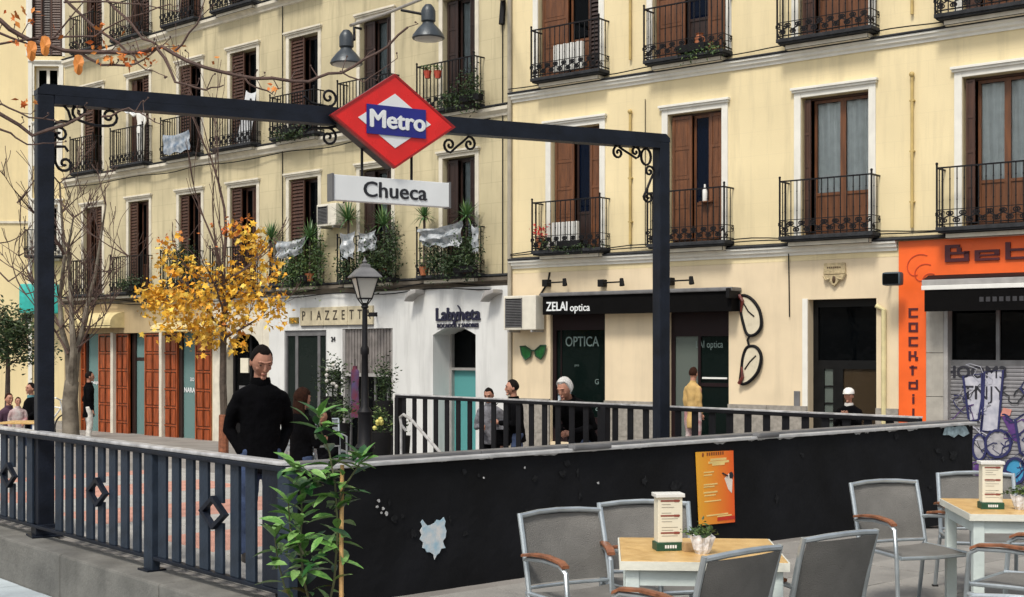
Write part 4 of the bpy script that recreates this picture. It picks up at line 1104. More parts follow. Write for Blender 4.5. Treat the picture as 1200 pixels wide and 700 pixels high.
# ---------------------------------------------------------------- lantern post
lp = thing('street_lamp', 'black iron lamp post with a four sided glass lantern', 'street lamp', at(427.5, 410, 20.0).xy.to_3d(), radians(20))
gz = ground_z(*at(427.5, 410, 20).xy)
Zp = lambda py: CAMZ + (HOR - py) * 20 / F
g = MB(); g.lathe([(.17, gz - .02), (.17, gz + .25), (.13, gz + .3), (.13, .25), (.16, .3), (.11, .36), (.10, .78), (.12, .84), (.06, .92), (.05, 1.7), (.062, 1.72), (.062, 1.8), (.045, 1.84), (.038, Zp(362)), (.06, Zp(360)), (.03, Zp(355))], n=12)
g.build('post', IRON, lp, smooth=True)
g = MB()
def sq(r, z): return [(r, r, z), (-r, r, z), (-r, -r, z), (r, -r, z)]
rb_, rt_ = .09, .17; zb_, zt_ = Zp(350), Zp(326)
for (sx_, sy_) in ((1, 1), (-1, 1), (-1, -1), (1, -1)):
    g.tube([(sx_ * rb_, sy_ * rb_, zb_), (sx_ * rt_, sy_ * rt_, zt_)], .012, 4)
    g.tube([(sx_ * rb_, sy_ * rb_, zb_), (sx_ * .02, sy_ * .02, Zp(359))], .01, 4)
for r_, z_ in ((rb_, zb_), (rt_, zt_)):
    for k in range(4): g.tube([sq(r_, z_)[k], sq(r_, z_)[(k + 1) % 4]], .014, 4)
g.build('lantern_frame', IRON, lp)
p = MB(); p.loft([sq(rb_ - .005, zb_), sq(rt_ - .005, zt_)]); p.build('lantern_glass', glass('milky_lantern_glass', (.8, .8, .76), .62, .25, body=(.72, .71, .66)), lp)
p = MB(); p.loft([sq(.215, zt_ + .005), sq(.215, zt_ + .02), sq(.12, zt_ + .13), sq(.07, zt_ + .16), sq(.07, zt_ + .2), sq(.03, zt_ + .22)]); p.build('lantern_roof', GREY, lp)
p = MB(); p.lathe([(.02, zt_ + .22), (.04, zt_ + .25), (.015, zt_ + .28), (.005, zt_ + .32)], n=8); p.build('finial', GREY, lp)

# ---------------------------------------------------------------- double bell lamp on a wall bracket
bl = thing('bracket_lamp', 'pair of grey bell shaped lamps hanging from a long wall bracket', 'street lamp', FL.w(L(590), 0, 9.5), FL.a)
BI = (Matrix.Translation(FL.w(L(590), 0, 9.5)) @ Matrix.Rotation(FL.a, 4, 'Z')).inverted()
g = MB(); g.M = BI; YL = 20.
g.tube([at(411, 30, YL), at(450, 17, YL + .3), at(492, 0, YL + .6), at(540, -22, YL + 1.8), FL.w(L(590), 0, 9.55)], .05, 8, flat=.5); g.build('bracket_arm', mat('pale_worn_metal', (.30, .28, .25), .5, .3, streak=.4), bl, smooth=True)
g = MB(); g.M = BI; g.tube([FL.w(L(590), 0, 9.55), FL.w(L(590), -.06, 9.0)], .07, 8); g.build('wall_plate', IRON, bl)
for (px, py, arm) in ((406, 76, (424, 34)), (502, 46, (470, 12))):
    b = at(px, py, YL)
    g = MB(); g.M = BI
    g.lathe([(.235, 0), (.25, .015), (.235, .06), (.16, .16), (.10, .22), (.085, .25), (.11, .27), (.11, .42), (.09, .47), (.05, .52), (.0, .53)], b, 16)
    o = g.build('lamp_shade', mat('dark_grey_lamp_metal', (.045, .055, .065), .4, .3, var=.3), bl, smooth=True)
    g = MB(); g.M = BI; g.lathe([(.0, -.03), (.12, -.03), (.2, -.012), (.22, .004), (.0, .01)], b, 16); g.build('lamp_glass', glass('milky_lantern_glass'), bl, smooth=True)
    g = MB(); g.M = BI; e = at(*arm, YL + .2); g.tube([e, e + Vector((.12, -.03, -.03)) * (1 if px > 450 else -1), b + Vector((-.1 if px > 450 else .12, 0, .38)), b + Vector((0, 0, .36))], .022, 6); g.build('lamp_arm', IRON, bl, smooth=True)

# ---------------------------------------------------------------- things on the right facade
def onR(name, label, cat, px, py, off=0, group=None): return thing(name, label, cat, FR.w(FR.t(px, off), off, FR.z(px, py, off)), FR.a, group)
def offs(px, py, px0, py0, off=0): return (FR.t(px, off) - FR.t(px0, off), FR.z(px, py, off) - FR.z(px0, py0, off))
aw = onR('shop_awning', 'long black awning box with white ZELAI optica lettering over the optician', 'awning', 636, 369, -.35)
wA = FR.t(857, -.35) - FR.t(636, -.35); hA = FR.z(700, 344, -.35) - FR.z(700, 369, -.35)
MB().box(0, wA, 0, .34, .0, hA - .06).build('valance', mat('black_awning_cloth', (.003, .0028, .003), .85, var=.3, spec=.1), aw)
MB().box(-.04, wA + .04, -.05, .34, hA - .058, hA + .02).build('cassette', GREY, aw, bevel=.02)
MB().box(wA - .06, wA + .02, -.12, .3, hA - .2, hA + .0).build('end_bracket', BLK, aw, bevel=.02)
text('ZELAI', .27, WHITES, aw, (.38, -.004, .16), bold=.008, sx=.82, ext=.002)
text('optica', .22, WHITES, aw, (.97, -.004, .13), bold=.004, sx=.95, ext=.002)
for (p0, p1, py, lab) in ((641, 675, 332, 'small black spotlight left of three over the optician awning'), (706, 745, 332, 'small black spotlight in the middle of three over the optician awning'), (785, 820, 330, 'small black spotlight beside the portal post over the optician awning')):
    t_ = onR('spotlight', lab, 'spotlight', p0, py, 0, 'spotlights above the optician')
    MB().box(-.02, .12, -.16, -.003, -.08, .07).build('wall_box', BLK, t_, bevel=.01)
    MB().tube([(.08, -.12, .0), (.62, -.2, .0)], .018, 6).build('arm', BLK, t_)
    MB().tube([(.6, -.19, .07), (.63, -.21, -.08)], [.04, .055], 8).build('lamp_head', BLK, t_)
# giant spectacles
gl = onR('spectacles_sign', 'giant black cat eye spectacles sign fixed upright beside the optician door', 'shop sign', 880, 398, -.06)
def gpt(px, py): return offs(px, py, 880, 398, -.06)
def loopc(pts, n=5):
    P = [Vector(gpt(*p)).to_3d() for p in pts]; out_ = []
    m = len(P)
    for i in range(m):
        p0, p1, p2, p3 = P[i - 1], P[i], P[(i + 1) % m], P[(i + 2) % m]
        for k in range(n):
            t = k / n; out_.append(.5 * ((2 * p1) + (-p0 + p2) * t + (2 * p0 - 5 * p1 + 4 * p2 - p3) * t * t + (-p0 + 3 * p1 - 3 * p2 + p3) * t ** 3))
    return [(q_.x, q_.y) for q_ in out_] 
lens1 = loopc([(869, 347), (880, 350), (890, 364), (892, 382), (885, 392), (876, 392), (871, 378), (868, 362)])
lens2 = loopc([(876, 407), (886, 407), (892, 418), (888, 436), (877, 448), (868, 449), (869, 434), (871, 418)])
for ln in (lens1, lens2):
    g = MB(); g.tube([(q_[0], 0, q_[1]) for q_ in ln + ln[:2]], .032, 6); g.build('lens_frame', BLK, gl, smooth=True)
    g = MB(); g.prism(ln if sum(ln[i][0] * ln[(i + 1) % len(ln)][1] - ln[(i + 1) % len(ln)][0] * ln[i][1] for i in range(len(ln))) > 0 else ln[::-1], -.004, .004); g.build('lens', mat('pale_lens_board', (.62, .56, .42), .3, var=.1), gl)
    g = MB(); i0 = ln[8]; 
g = MB(); q_ = [gpt(*p) for p in ((879, 392), (876, 399), (878, 407))]; g.tube([(a[0], 0, a[1]) for a in q_], .022, 6); g.build('bridge', BLK, gl)
for pts in (((867, 346), (871, 353), (869, 366)), ((867, 450), (871, 442), (870, 430))):
    g = MB(); q_ = [gpt(*p) for p in pts]; g.tube([(a[0], -.03, a[1]) for a in q_], [.04, .035, .015], 6); g.build('frame_tip', mat('tortoise_red_plastic', (.12, .02, .015), .35, var=.5, scale=14), gl)
for pts in (((872, 356), (877, 365), (884, 371)), ((873, 433), (879, 424), (886, 417))):
    g = MB(); q_ = [gpt(*p) for p in pts]; g.tube([(a[0], -.01, a[1]) for a in q_], .014, 5); g.build('temple_arm', BLK, gl)
gg = onR('spectacles_sign', 'small green lensed cat eye spectacles sign on the wall beside the air conditioner', 'shop sign', 625, 413, -.05)
def g2(px, py): return offs(px, py, 625, 413, -.05)
for pts in ([(610, 406), (616, 406), (623, 411), (622, 418), (616, 422), (612, 416)], [(640, 405), (634, 405), (627, 411), (628, 417), (634, 421), (638, 415)]):
    P = [g2(*p) for p in pts]
    if sum(P[i][0] * P[(i + 1) % 6][1] - P[(i + 1) % 6][0] * P[i][1] for i in range(6)) < 0: P = P[::-1]
    MB().prism(P, -.012, .012).build('lens', DGREEN, gg)
    g = MB(); g.tube([(a[0], -.012, a[1]) for a in P + P[:1]], .02, 5); g.build('lens_frame', mat('dark_green_frame', (.01, .05, .02), .4), gg)
a, b = g2(622, 411), g2(628, 411); MB().tube([(a[0], 0, a[1]), (b[0], 0, b[1])], .018, 5).build('bridge', MATS['dark_green_frame'], gg)
# crest plaque
cp = onR('crest_plaque', 'small carved stone crest above the black entrance door', 'plaque', 979, 320, 0)
c_ = lambda px, py: offs(px, py, 979, 320)
PLQ = mat('carved_stone', (.42, .34, .20), .85, var=.3, scale=16, bump=.5)
P = [c_(966, 322), c_(992, 321), c_(991, 308), c_(967, 309)]; MB().prism(P, -.05, -.003).build('name_tablet', PLQ, cp, bevel=.008)
P = [c_(966, 323), c_(972, 329), c_(979, 336), c_(986, 328), c_(993, 321.5)]; MB().prism([P[0], P[1], P[2], P[3], P[4]], -.07, -.003).build('shield', PLQ, cp, bevel=.01)
a = c_(979, 328); MB().ell((a[0], -.07, a[1]), (.035, .02, .07), 8, 6).build('boss', mat('dark_bronze', (.06, .03, .01), .5), cp)
for s_ in (-1, 1): MB().tube([(a[0] + s_ * .08, -.07, a[1] + .02), (a[0] + s_ * .16, -.08, a[1] + .0), (a[0] + s_ * .2, -.07, a[1] + .07)], .022, 6).build('volute', PLQ, cp)
a = c_(979, 314); g = MB()
for k in range(7): g.box(a[0] - .14 + .04 * k, a[0] - .115 + .04 * k, -.054, -.0505, a[1] - .012, a[1] + .02)
g.build('carved_letters', MATS['dark_bronze'], cp, kind='stuff')
# floodlight
fl_ = onR('floodlight', 'dark round cornered floodlight on a bracket at the edge of the orange front', 'floodlight', 1046, 328, 0)
g = MB(); g.tube([(-.02, -.0, 0), (-.02, -.35, 0), (.12, -.42, 0)], .02, 6); g.build('bracket', BLK, fl_)
g = MB(); g.box(.02, .36, -.56, -.36, -.13, .11); g.build('housing', mat('dark_blue_grey_housing', (.05, .07, .085), .5), fl_, bevel=.05, smooth=True)
g = MB(); g.box(.05, .33, -.568, -.5605, -.10, .08); g.build('front_glass', PANED, fl_)
# bar awning
ba_ = onR('shop_awning', 'folded black awning with grey and white edges over the graffiti shutter', 'awning', 1080, 362, -.5)
wB = FR.t(1300, -.5) - FR.t(1080, -.5)
z1_ = FR.z(1085, 345, -.5) - FR.z(1085, 362, -.5)
MB().box(.05, wB, .0, .03, -.05, .32).build('valance', MATS['black_awning_cloth'], ba_)
MB().box(0, wB, -.02, .06, .322, .40).build('front_bar', WHITEP, ba_, bevel=.008)
MB().box(0.0, wB, .0, .2, .402, .50).build('folded_cloth', GREYL, ba_, bevel=.01)
g = MB(); g.add([(-.05, .455, .60), (wB, .455, .60), (wB, .0, .505), (.02, .0, .505), (-.05, .455, .52), (wB, .455, .52)], [(0, 3, 2, 1), (0, 4, 3), (4, 5, 2, 3)]); g.build('hood', BLK, ba_)
g = MB()
for k in range(9): g.box(1.0 + .11 * k, 1.07 + .11 * k, -.004, -.0015, .1, .18)
g.build('faded_lettering', mat('faded_awning_print', (.03, .03, .035), .8, bump=0), ba_, kind='stuff')
# air conditioners
def ac(name, label, fr_, px, py, off, w_, h_, d_):
    t_ = thing(name, label, 'air conditioner', fr_.w(fr_.t(px, off), off, fr_.z(px, py, off)), fr_.a)
    MB().box(0, w_, 0, d_, 0, h_).build('casing', ACB, t_, bevel=.02)
    MB().box(.07, w_ * .58, -.012, -.0005, .06, h_ - .06).build('fan_opening', BLK, t_)
    g = MB()
    for k in range(int((h_ - .14) / .035)): g.box(.07, w_ * .58, -.022, -.013, .07 + .035 * k, .085 + .035 * k)
    g.box(.06, .075, -.024, -.001, .05, h_ - .05); g.box(w_ * .57, w_ * .585, -.024, -.001, .05, h_ - .05)
    g.build('grille', GREY, t_, kind='stuff')
    g = MB()
    for xx in (.1, w_ - .14): g.box(xx, xx + .04, 0, -off - .003, -.05, -.005)
    g.build('bracket', GREYL, t_)
    MB().tube([(w_ * .8, d_ + .05, h_), (w_ * .8 + .2, d_ + .1, h_ + .3), (w_ * .8 + .25, -off - .02, h_ + .5)], .02, 6).build('pipe', BLK, t_)
    return t_
ac('air_conditioner', 'cream air conditioner box on the wall at the joint between the two buildings', FR, 590, 387, -.42, .88, .74, .32)
ac('air_conditioner', 'cream air conditioner between two plant filled balconies', FL, 371, 266, -.4, .74, .55, .3)
# sign over the white shops
pz = thing('shop_sign', 'cream tile sign spelling PIAZZETTA over the grey shop door', 'shop sign', FL.w(L(353, -.03), -.025, FL.z(395, 370)), FL.a)
x0 = 0; wT = L(438, -.03) - L(353, -.03); dz = .0
CT = mat('cream_sign_tile', (.52, .46, .32), .6, var=.15, scale=6, streak=.3)
for grp, (f0, f1) in zip(('PIA', 'ZZE', 'TTA'), ((0, .33), (.335, .665), (.67, 1))):
    o = MB().box(wT * f0, wT * f1, -.05, -.0, -.24, .22).build('sign_panel', CT, pz, bevel=.008)
    MB().box(wT * f0 + .02, wT * f1 - .01, -.03, .0, -.275, -.242).build('shadow_strip', GREY, o)  # grey strip stands in for the shadow under each panel
    for k, ch in enumerate(grp): text(ch, .34, mat('dark_brown_letters', (.04, .03, .02), .5), o, (wT * (f0 + (k + .5) * (f1 - f0) / 3), -.053, 0), bold=.005, sx=.8, ext=.003)
MB().box(-.45, -.1, -.05, -.0, -.18, -.02).build('small_logo', mat('olive_gold', (.20, .14, .03), .5, var=.5, scale=20), pz)
MB().tube([(wT + .1, -.02, -.02), (wT + .3, -.3, .0)], .02, 6).box(wT + .2, wT + .42, -.36, -.26, -.06, .04).build('sign_light', IRON, pz)
ln = thing('shop_sign', 'raised dark blue Labyneta sign on the white arched shopfront', 'shop sign', FL.w(L(537, -.1), -.103, FL.z(537, 369, -.1)), FL.a)
NV = mat('midnight_blue_letters', (.008, .008, .03), .4, bump=0)
text('Labyneta', .42, NV, ln, (0, -.02, .0), bold=.016, sx=.95, ext=.015)
g = MB(); p = spiral((-.09, .03), .2, .62, pi * .35, -1, 16, .8); g.tube([(q_[0], -.02, q_[1]) for q_ in p], .02, 5); g.build('logo_ring', NV, ln)
text('BOCADOS Y SABORES', .13, NV, ln, (0, -.02, -.25), bold=.006, sx=1.02, ext=.01)
for px in (490, 580):
    t_ = thing('wall_light', 'white fin shaped wall light at the %s top corner of the white arched shopfront' % ('left' if px == 490 else 'right'), 'wall light', FL.w(L(px, -.1), -.103, FL.z(px, 347, -.1)), FL.a, 'fin lights on the white shopfront')
    MB().prism([(-.16, -.14), (.0, -.02), (.24, .05), (.24, .14), (-.02, .1)], -.32, 0).build('lamp_body', GREYL, t_, bevel=.02)
# cream canopies over the wooden doors
CN = mat('cream_canopy_cloth', (.60, .50, .26), .8, var=.12, streak=.2)
for (p0, p1, ptop, pbot, lab) in ((76, 129, 367, 384, 'left cream canopy over the wooden folding doors behind the bare tree'), (176, 246, 377, 388, 'right cream canopy over the wooden folding doors behind the yellow tree')):
    xa, xb = L(p0, -.5), L(p1, -.5); z_a = FL.z(p1, ptop, -.5); z_b = FL.z(p1, pbot, -.5)
    t_ = thing('shop_canopy', lab, 'canopy', FL.w(xa, 0, z_b), FL.a, 'canopies over the wooden doors')
    W_ = xb - xa; H2 = z_a - z_b; g = MB(); prof = []
    for k in range(7):
        q_ = k / 6; prof.append((-.5 * sin(q_ * pi / 2), H2 * (.35 + .75 * cos(q_ * pi / 2))))
    rings = []
    for s_ in (0, W_): rings.append([(s_, y, z) for y, z in prof] + [(s_, -.5, 0), (s_, -.003, 0)])
    n = len(rings[0]); g.add(rings[0] + rings[1], [(i, i + 1, i + 1 + n, i + n) for i in range(n - 2)] + [tuple(range(n)), tuple(range(2 * n - 1, n - 1, -1))])
    g.build('canopy_cloth', CN, t_)
    MB().box(0, W_, -.505, -.49, .05, .07).build('frame_bar', BLK, t_)
# pharmacy sign, turquoise
ph = thing('projecting_sign', 'turquoise boxy sign sticking out beside the left portal post', 'shop sign', FA.w(A(40), -.6, FA.z(50, 352)), FA.a)
for (a, b, nm) in ((A(30), A(76), 'sign_box'),):
    MB().box(a - A(40), b - A(40), -.2, .1, -.5, .55).build(nm, TEAL, ph, bevel=.1, smooth=True)
MB().box(-.05, .05, .0, .59, -.05, .05).build('bracket', BLK, ph)
MB().box(A(34) - A(40), A(42) - A(40), -.2, .1, -.85, -.52).build('lower_panel', BLK, ph)
# ---------------------------------------------------------------- trees
def grow(mb, p, d, r, ln, depth, tips, spread=.55, gravity=.05, minr=.006, kids=(2, 3)):
    pts = [p]; rs = [r]; q = Vector(p); dd = Vector(d).normalized()
    n = 4
    for k in range(n):
        dd = (dd + Vector((R.uniform(-.16, .16), R.uniform(-.16, .16), R.uniform(-.1, .16) + gravity))).normalized()
        q = q + dd * ln / n; pts.append(q.copy()); rs.append(r * (1 - .45 * (k + 1) / n))
        if depth > 0 and k >= 1 and R.random() < .5:
            sd_ = (dd + Vector((R.uniform(-1, 1), R.uniform(-1, 1), R.uniform(-.2, .6))) * spread).normalized()
            grow(mb, q.copy(), sd_, rs[-1] * .6, ln * R.uniform(.5, .75), depth - 1, tips, spread, gravity, minr, kids)
    mb.tube(pts, [max(minr, x) for x in rs], 6 if r > .03 else 4)
    if depth > 0:
        for k in range(R.randint(*kids)):
            sd_ = (dd + Vector((R.uniform(-1, 1), R.uniform(-1, 1), R.uniform(-.3, .5))) * spread).normalized()
            grow(mb, q.copy(), sd_, rs[-1] * R.uniform(.6, .8), ln * R.uniform(.6, .85), depth - 1, tips, spread, gravity, minr, kids)
    else: tips.append(q.copy())

LEAF5 = [(0, 0), (.18, .1), (.5, .05), (.34, .38), (.55, .62), (.2, .62), (0, 1.0), (-.2, .62), (-.55, .62), (-.34, .38), (-.5, .05), (-.18, .1)]
def leaf_card(mb, c, s, star=True, droop=True, mi=0, narrow=.45):
    """one folded leaf with real outline"""
    t = R.uniform(0, 2 * pi); e = R.uniform(-1.3, .3) if droop else R.uniform(-.4, .9)
    d = Vector((cos(t) * cos(e), sin(t) * cos(e), sin(e))); u = d.orthogonal().normalized()
    u = (Matrix.Rotation(R.uniform(0, 2 * pi), 3, d) @ u); n_ = d.cross(u)
    c = Vector(c)
    if star:
        vs = [c + u * x * s + d * y * s + n_ * abs(x) * .3 * s for x, y in LEAF5]
        mb.add(vs + [c + d * .45 * s], [(i, (i + 1) % 12, 12) for i in range(12)], mi)
    else:
        vs = [c, c + d * s * .4 + u * s * narrow * .5 + n_ * .08 * s, c + d * s, c + d * s * .4 - u * s * narrow * .5 + n_ * .08 * s]
        mb.add(vs, [(0, 1, 2), (0, 2, 3)], mi)

# yellow leaved street tree
b = at(262, 410, 25.5); bz = ground_z(b.x, b.y)
yt = thing('street_tree', 'slender street tree with yellow and orange autumn leaves before the wooden doors', 'tree', (b.x, b.y, bz))
g = MB(); h1 = CAMZ + (HOR - 385) * b.y / F - bz
g.tube([(0, 0, -.05), (.02, 0, .5), (-.02, .03, 1.4), (0, 0, h1)], [.10, .075, .07, .06], 8); g.build('trunk', BARK, yt, smooth=True)
MB().lathe([(.095, .0), (.1, .02), (.09, .8), (.075, .82)], n=10).build('trunk_wrap', mat('rust_brown_wrap', (.22, .08, .04), .9, var=.4, scale=14, bump=.5), yt)
g = MB(); tips = []
for k in range(7):
    t = k * 2.4; zz = h1 - .2 + k * .22
    grow(g, Vector((0, 0, zz)), (cos(t), sin(t) * .8, .45), .03, .8, 2, tips, .6)
grow(g, Vector((0, 0, h1)), (-.02, 0, 1), .055, 1.6, 2, tips, .35, .1); grow(g, Vector((.02, 0, h1 + 1.4)), (.05, 0, 1), .035, 1.9, 2, tips, .4, .1)
g.build('branches', TWIG, yt)
g = MB(); Yt = 25.5
def crown(px, py, rx, ry, n, s0=.07, s1=.13):
    c = at(px, py, Yt) - Vector((b.x, b.y, bz)); rx /= F / Yt; ry /= F / Yt
    for _ in range(n):
        v = Vector((R.gauss(0, .58), R.gauss(0, .6), R.gauss(0, .58)))
        if v.length > 1.6: continue
        leaf_card(g, c + Vector((v.x * rx, v.y * rx, v.z * ry)), R.uniform(s0 * .8, s1 * 1.15), R.random() < .6)
for (px, py, rx, ry, n) in ((195, 352, 26, 16, 150), (215, 372, 26, 16, 170), (182, 346, 16, 14, 110), (238, 388, 26, 16, 170), (222, 345, 20, 12, 90), (255, 352, 24, 16, 100), (272, 378, 20, 14, 110), (290, 345, 26, 22, 180), (306, 320, 22, 18, 80), (296, 300, 20, 14, 50), (312, 362, 20, 14, 90), (268, 325, 18, 12, 70), (232, 318, 20, 10, 60), (205, 310, 22, 12, 70), (198, 290, 14, 12, 22), (250, 395, 14, 8, 40), (280, 402, 8, 8, 22), (286, 275, 18, 12, 50), (300, 284, 14, 10, 40), (225, 362, 46, 26, 170), (325, 350, 14, 10, 25), (332, 372, 12, 8, 12)):
    c = at(px, py, Yt); crown(px, py, rx * 1.15, ry * 1.2, int(n * 1.25))
g.build('foliage', YLEAF, yt)
g = MB()
for (px, py, rx, ry, n) in ((278, 258, 16, 10, 34), (272, 268, 14, 8, 18), (197, 276, 14, 10, 14), (250, 280, 30, 16, 10), (268, 388, 20, 10, 16)): crown(px, py, rx, ry, n, .06, .11)
g.build('red_leaves', OLEAF, yt)

# bare plane tree by the portal post
Yb = 27.0; b2 = at(83, 410, Yb); bz2 = ground_z(b2.x, b2.y)
bt = thing('bare_tree', 'pale barked leafless tree with several thin upright stems right of the left portal post', 'tree', (b2.x, b2.y, bz2))
loc2 = Vector((b2.x, b2.y, bz2)); rel = lambda px, py, y=0: at(px, py, Yb + y) - loc2
g = MB(); g.tube([(0, 0, -.1), (0, 0, .3), rel(82, 470), rel(84, 448), rel(84, 438)], [.22, .17, .155, .14, .07], 12)
stems = [[(83, 462), (80, 415), (72, 385), (70, 350), (76, 300), (72, 250), (70, 215)], [(85, 462), (90, 415), (96, 390), (102, 360), (112, 320), (118, 280), (124, 240)], [(84, 458), (86, 410), (84, 370), (82, 330), (80, 290), (86, 255)], [(92, 412), (104, 385), (112, 350), (128, 320), (150, 300)], [(80, 415), (66, 390), (50, 370), (30, 345), (10, 330)], [(76, 300), (60, 270), (40, 250), (20, 238)], [(72, 385), (58, 360), (40, 330), (22, 300), (0, 285)]]
st_i = 0; gb = MB()
for s_ in stems:
    P = [rel(px, py, R.uniform(-.4, .4) if q_ else 0) for q_, (px, py) in enumerate(s_)]; r0 = .095 if st_i < 3 else .03
    (g if st_i < 3 else gb).tube(P, [r0 * (1 - .82 * (i / (len(P) - 1)) ** .6) for i in range(len(P))], 8); st_i += 1
    for i in range(1, len(P)):
        for _ in range(2):
            tips2 = []
            grow(gb, P[i].copy(), (R.uniform(-1, 1), R.uniform(-.6, .6), R.uniform(.1, .9)), .018, R.uniform(.35, .8), 2, tips2, .6, .06, .0065, (1, 2))
g.build('trunk', BARKP, bt, smooth=True); gb.build('branches', TWIG, bt)
# young twiggy top above the yellow tree handled by its own branches

# overhanging tree near the camera: trunk left of the picture
Yn = 9.6
ot_base = Vector((-5.6, 9.2, -.38))
ot = thing('overhanging_tree', 'nearer tree whose bare twigs with a few orange leaves reach in from the top left', 'tree', ot_base)
g = MB(); g.tube([(0, 0, 0), (.05, 0, 1.2), (0, .1, 2.6), (.25, .2, 3.6), (.6, .3, 4.4), (1.1, .4, 5.2)], [.2, .15, .13, .1, .07, .04], 10); g.build('trunk', BARK, ot, smooth=True)
gb = MB(); rn = lambda px, py, y=0: at(px, py, Yn + y) - ot_base
fork = Vector((0, .1, 2.6)); f2_ = Vector((.25, .2, 3.6))
BR = [([(-150, 10), (0, 24), (40, 50), (95, 62), (150, 62), (188, 56), (240, 78), (300, 92), (360, 95), (400, 84), (440, 64), (478, 32)], .022, f2_),
      ([(-120, -60), (70, -8), (110, 30), (152, 62), (186, 58)], .017, f2_), ([(-100, -80), (118, -6), (168, 44), (188, 56)], .017, f2_),
      ([(-160, 110), (-20, 120), (40, 158), (95, 138), (108, 132)], .02, fork), ([(-160, 140), (0, 123), (35, 138), (75, 144)], .012, fork),
      ([(185, 56), (206, 95), (240, 106), (262, 100)], .012, None), ([(280, 86), (300, 104), (318, 108), (330, 103)], .009, None),
      ([(-120, 20), (0, 38), (34, 52)], .018, f2_), ([(-100, 70), (0, 52), (60, 44), (110, 42), (150, 20), (200, 5)], .011, fork), ([(120, 138), (150, 128), (170, 134), (190, 146)], .009, None),
      ([(60, 44), (100, 0)], .008, None), ([(206, 60), (230, 30), (240, 0)], .009, None), ([(400, 84), (428, 98), (450, 80)], .007, None), ([(0, 150), (30, 168), (60, 168)], .009, None), ([(75, 2), (150, 4), (210, 14)], .008, None),
      ([(150, 62), (170, 80), (196, 90)], .007, None), ([(95, 62), (120, 78), (160, 76), (185, 57)], .012, None)]
lv = MB()
for pts, r0, st in BR:
    P = ([st] if st else []) + [rn(px, py, .12 * sin(px * .02)) for px, py in pts]
    Q = []
    for i in range(len(P) - 1):
        for k in range(3):
            q_ = P[i].lerp(P[i + 1], k / 3) + Vector((R.uniform(-1, 1), R.uniform(-1, 1), R.uniform(-1, 1))) * .012; Q.append(q_)
    Q.append(P[-1])
    gb.tube(Q, [r0 * (1 - .6 * i / (len(Q) - 1)) for i in range(len(Q))], 6)
    for q_ in Q[4::2]:
        e = q_ + Vector((R.uniform(-.06, .1), R.uniform(-.06, .06), R.uniform(-.03, .11))); e2 = e + Vector((R.uniform(-.03, .04), 0, R.uniform(0, .05)))
        gb.tube([q_, e, e2], [.004, .0035, .003], 4); gb.ell(tuple(e2), (.008, .008, .008), 5, 4)
gb.build('branches', TWIG, ot, smooth=True)
def nleaf(px, py, s, star=False, narrow=.55):
    leaf_card(lv, rn(px, py, R.uniform(-.1, .1)), s, star, True, 0, narrow)
for (px, py, n, sp_) in ((148, 66, 16, 14), (176, 62, 12, 9), (130, 68, 10, 12), (112, 34, 6, 8), (30, 20, 7, 12), (18, 12, 5, 10), (24, 52, 5, 8), (60, 30, 4, 12), (205, 52, 3, 5), (140, 40, 4, 12), (27, 120, 4, 7), (110, 52, 6, 8), (165, 72, 8, 10), (255, 72, 2, 5), (322, 102, 3, 5), (270, 192, 0, 5)):
    for _ in range(n): nleaf(px + R.gauss(0, sp_), py + R.gauss(0, sp_ * .5), R.uniform(.035, .07), R.random() < .3)
for (px, py) in ((37, 48), (92, 64), (53, 42)):
    c = rn(px, py); s = .15; n0 = len(lv.v)
    ring_ = [c + Vector((.036 * sin(2 * pi * q_ / 14) * (1 + .18 * (q_ % 2)) * (1 + .25 * cos(2 * pi * q_ / 14)), .012 * sin(q_ * 1.3), -s * .5 + s * .5 * cos(2 * pi * q_ / 14))) for q_ in range(14)]
    lv.add(ring_ + [c + Vector((.004, -.016, -s * .5))], [(q_, 14, (q_ + 1) % 14) for q_ in range(14)])
lv.build('leaves', OLEAF, ot)

# green tree far left
Yg = 36.; bg_ = at(8, 410, Yg); gzz = ground_z(bg_.x, bg_.y)
gt = thing('green_tree', 'small dark green round tree at the left edge before the cream wall', 'tree', (bg_.x, bg_.y, gzz))
g = MB(); hz_ = CAMZ + (HOR - 430) * Yg / F - gzz; g.tube([(0, 0, 0), (.03, 0, hz_), (0, 0, hz_ + .8)], [.09, .06, .03], 7)
tips = []
for k in range(6): grow(g, Vector((0, 0, hz_ + .1 * k)), (cos(k * 2.1), sin(k * 2.1), .7), .03, .5, 2, tips, .6)
g.build('trunk', BARK, gt)
g = MB()
for k in range(70):
    v = Vector((R.gauss(0, .5), R.gauss(0, .5), R.gauss(0, .42)))
    c = at(8, 392, Yg) - Vector((bg_.x, bg_.y, gzz)) + Vector((v.x * .85, v.y * .8, v.z * 1.0))
    for _ in range(50): leaf_card(g, c + Vector((R.gauss(0, .16), R.gauss(0, .16), R.gauss(0, .13))), R.uniform(.08, .17), False, False)
g.build('foliage', DLEAF, gt)

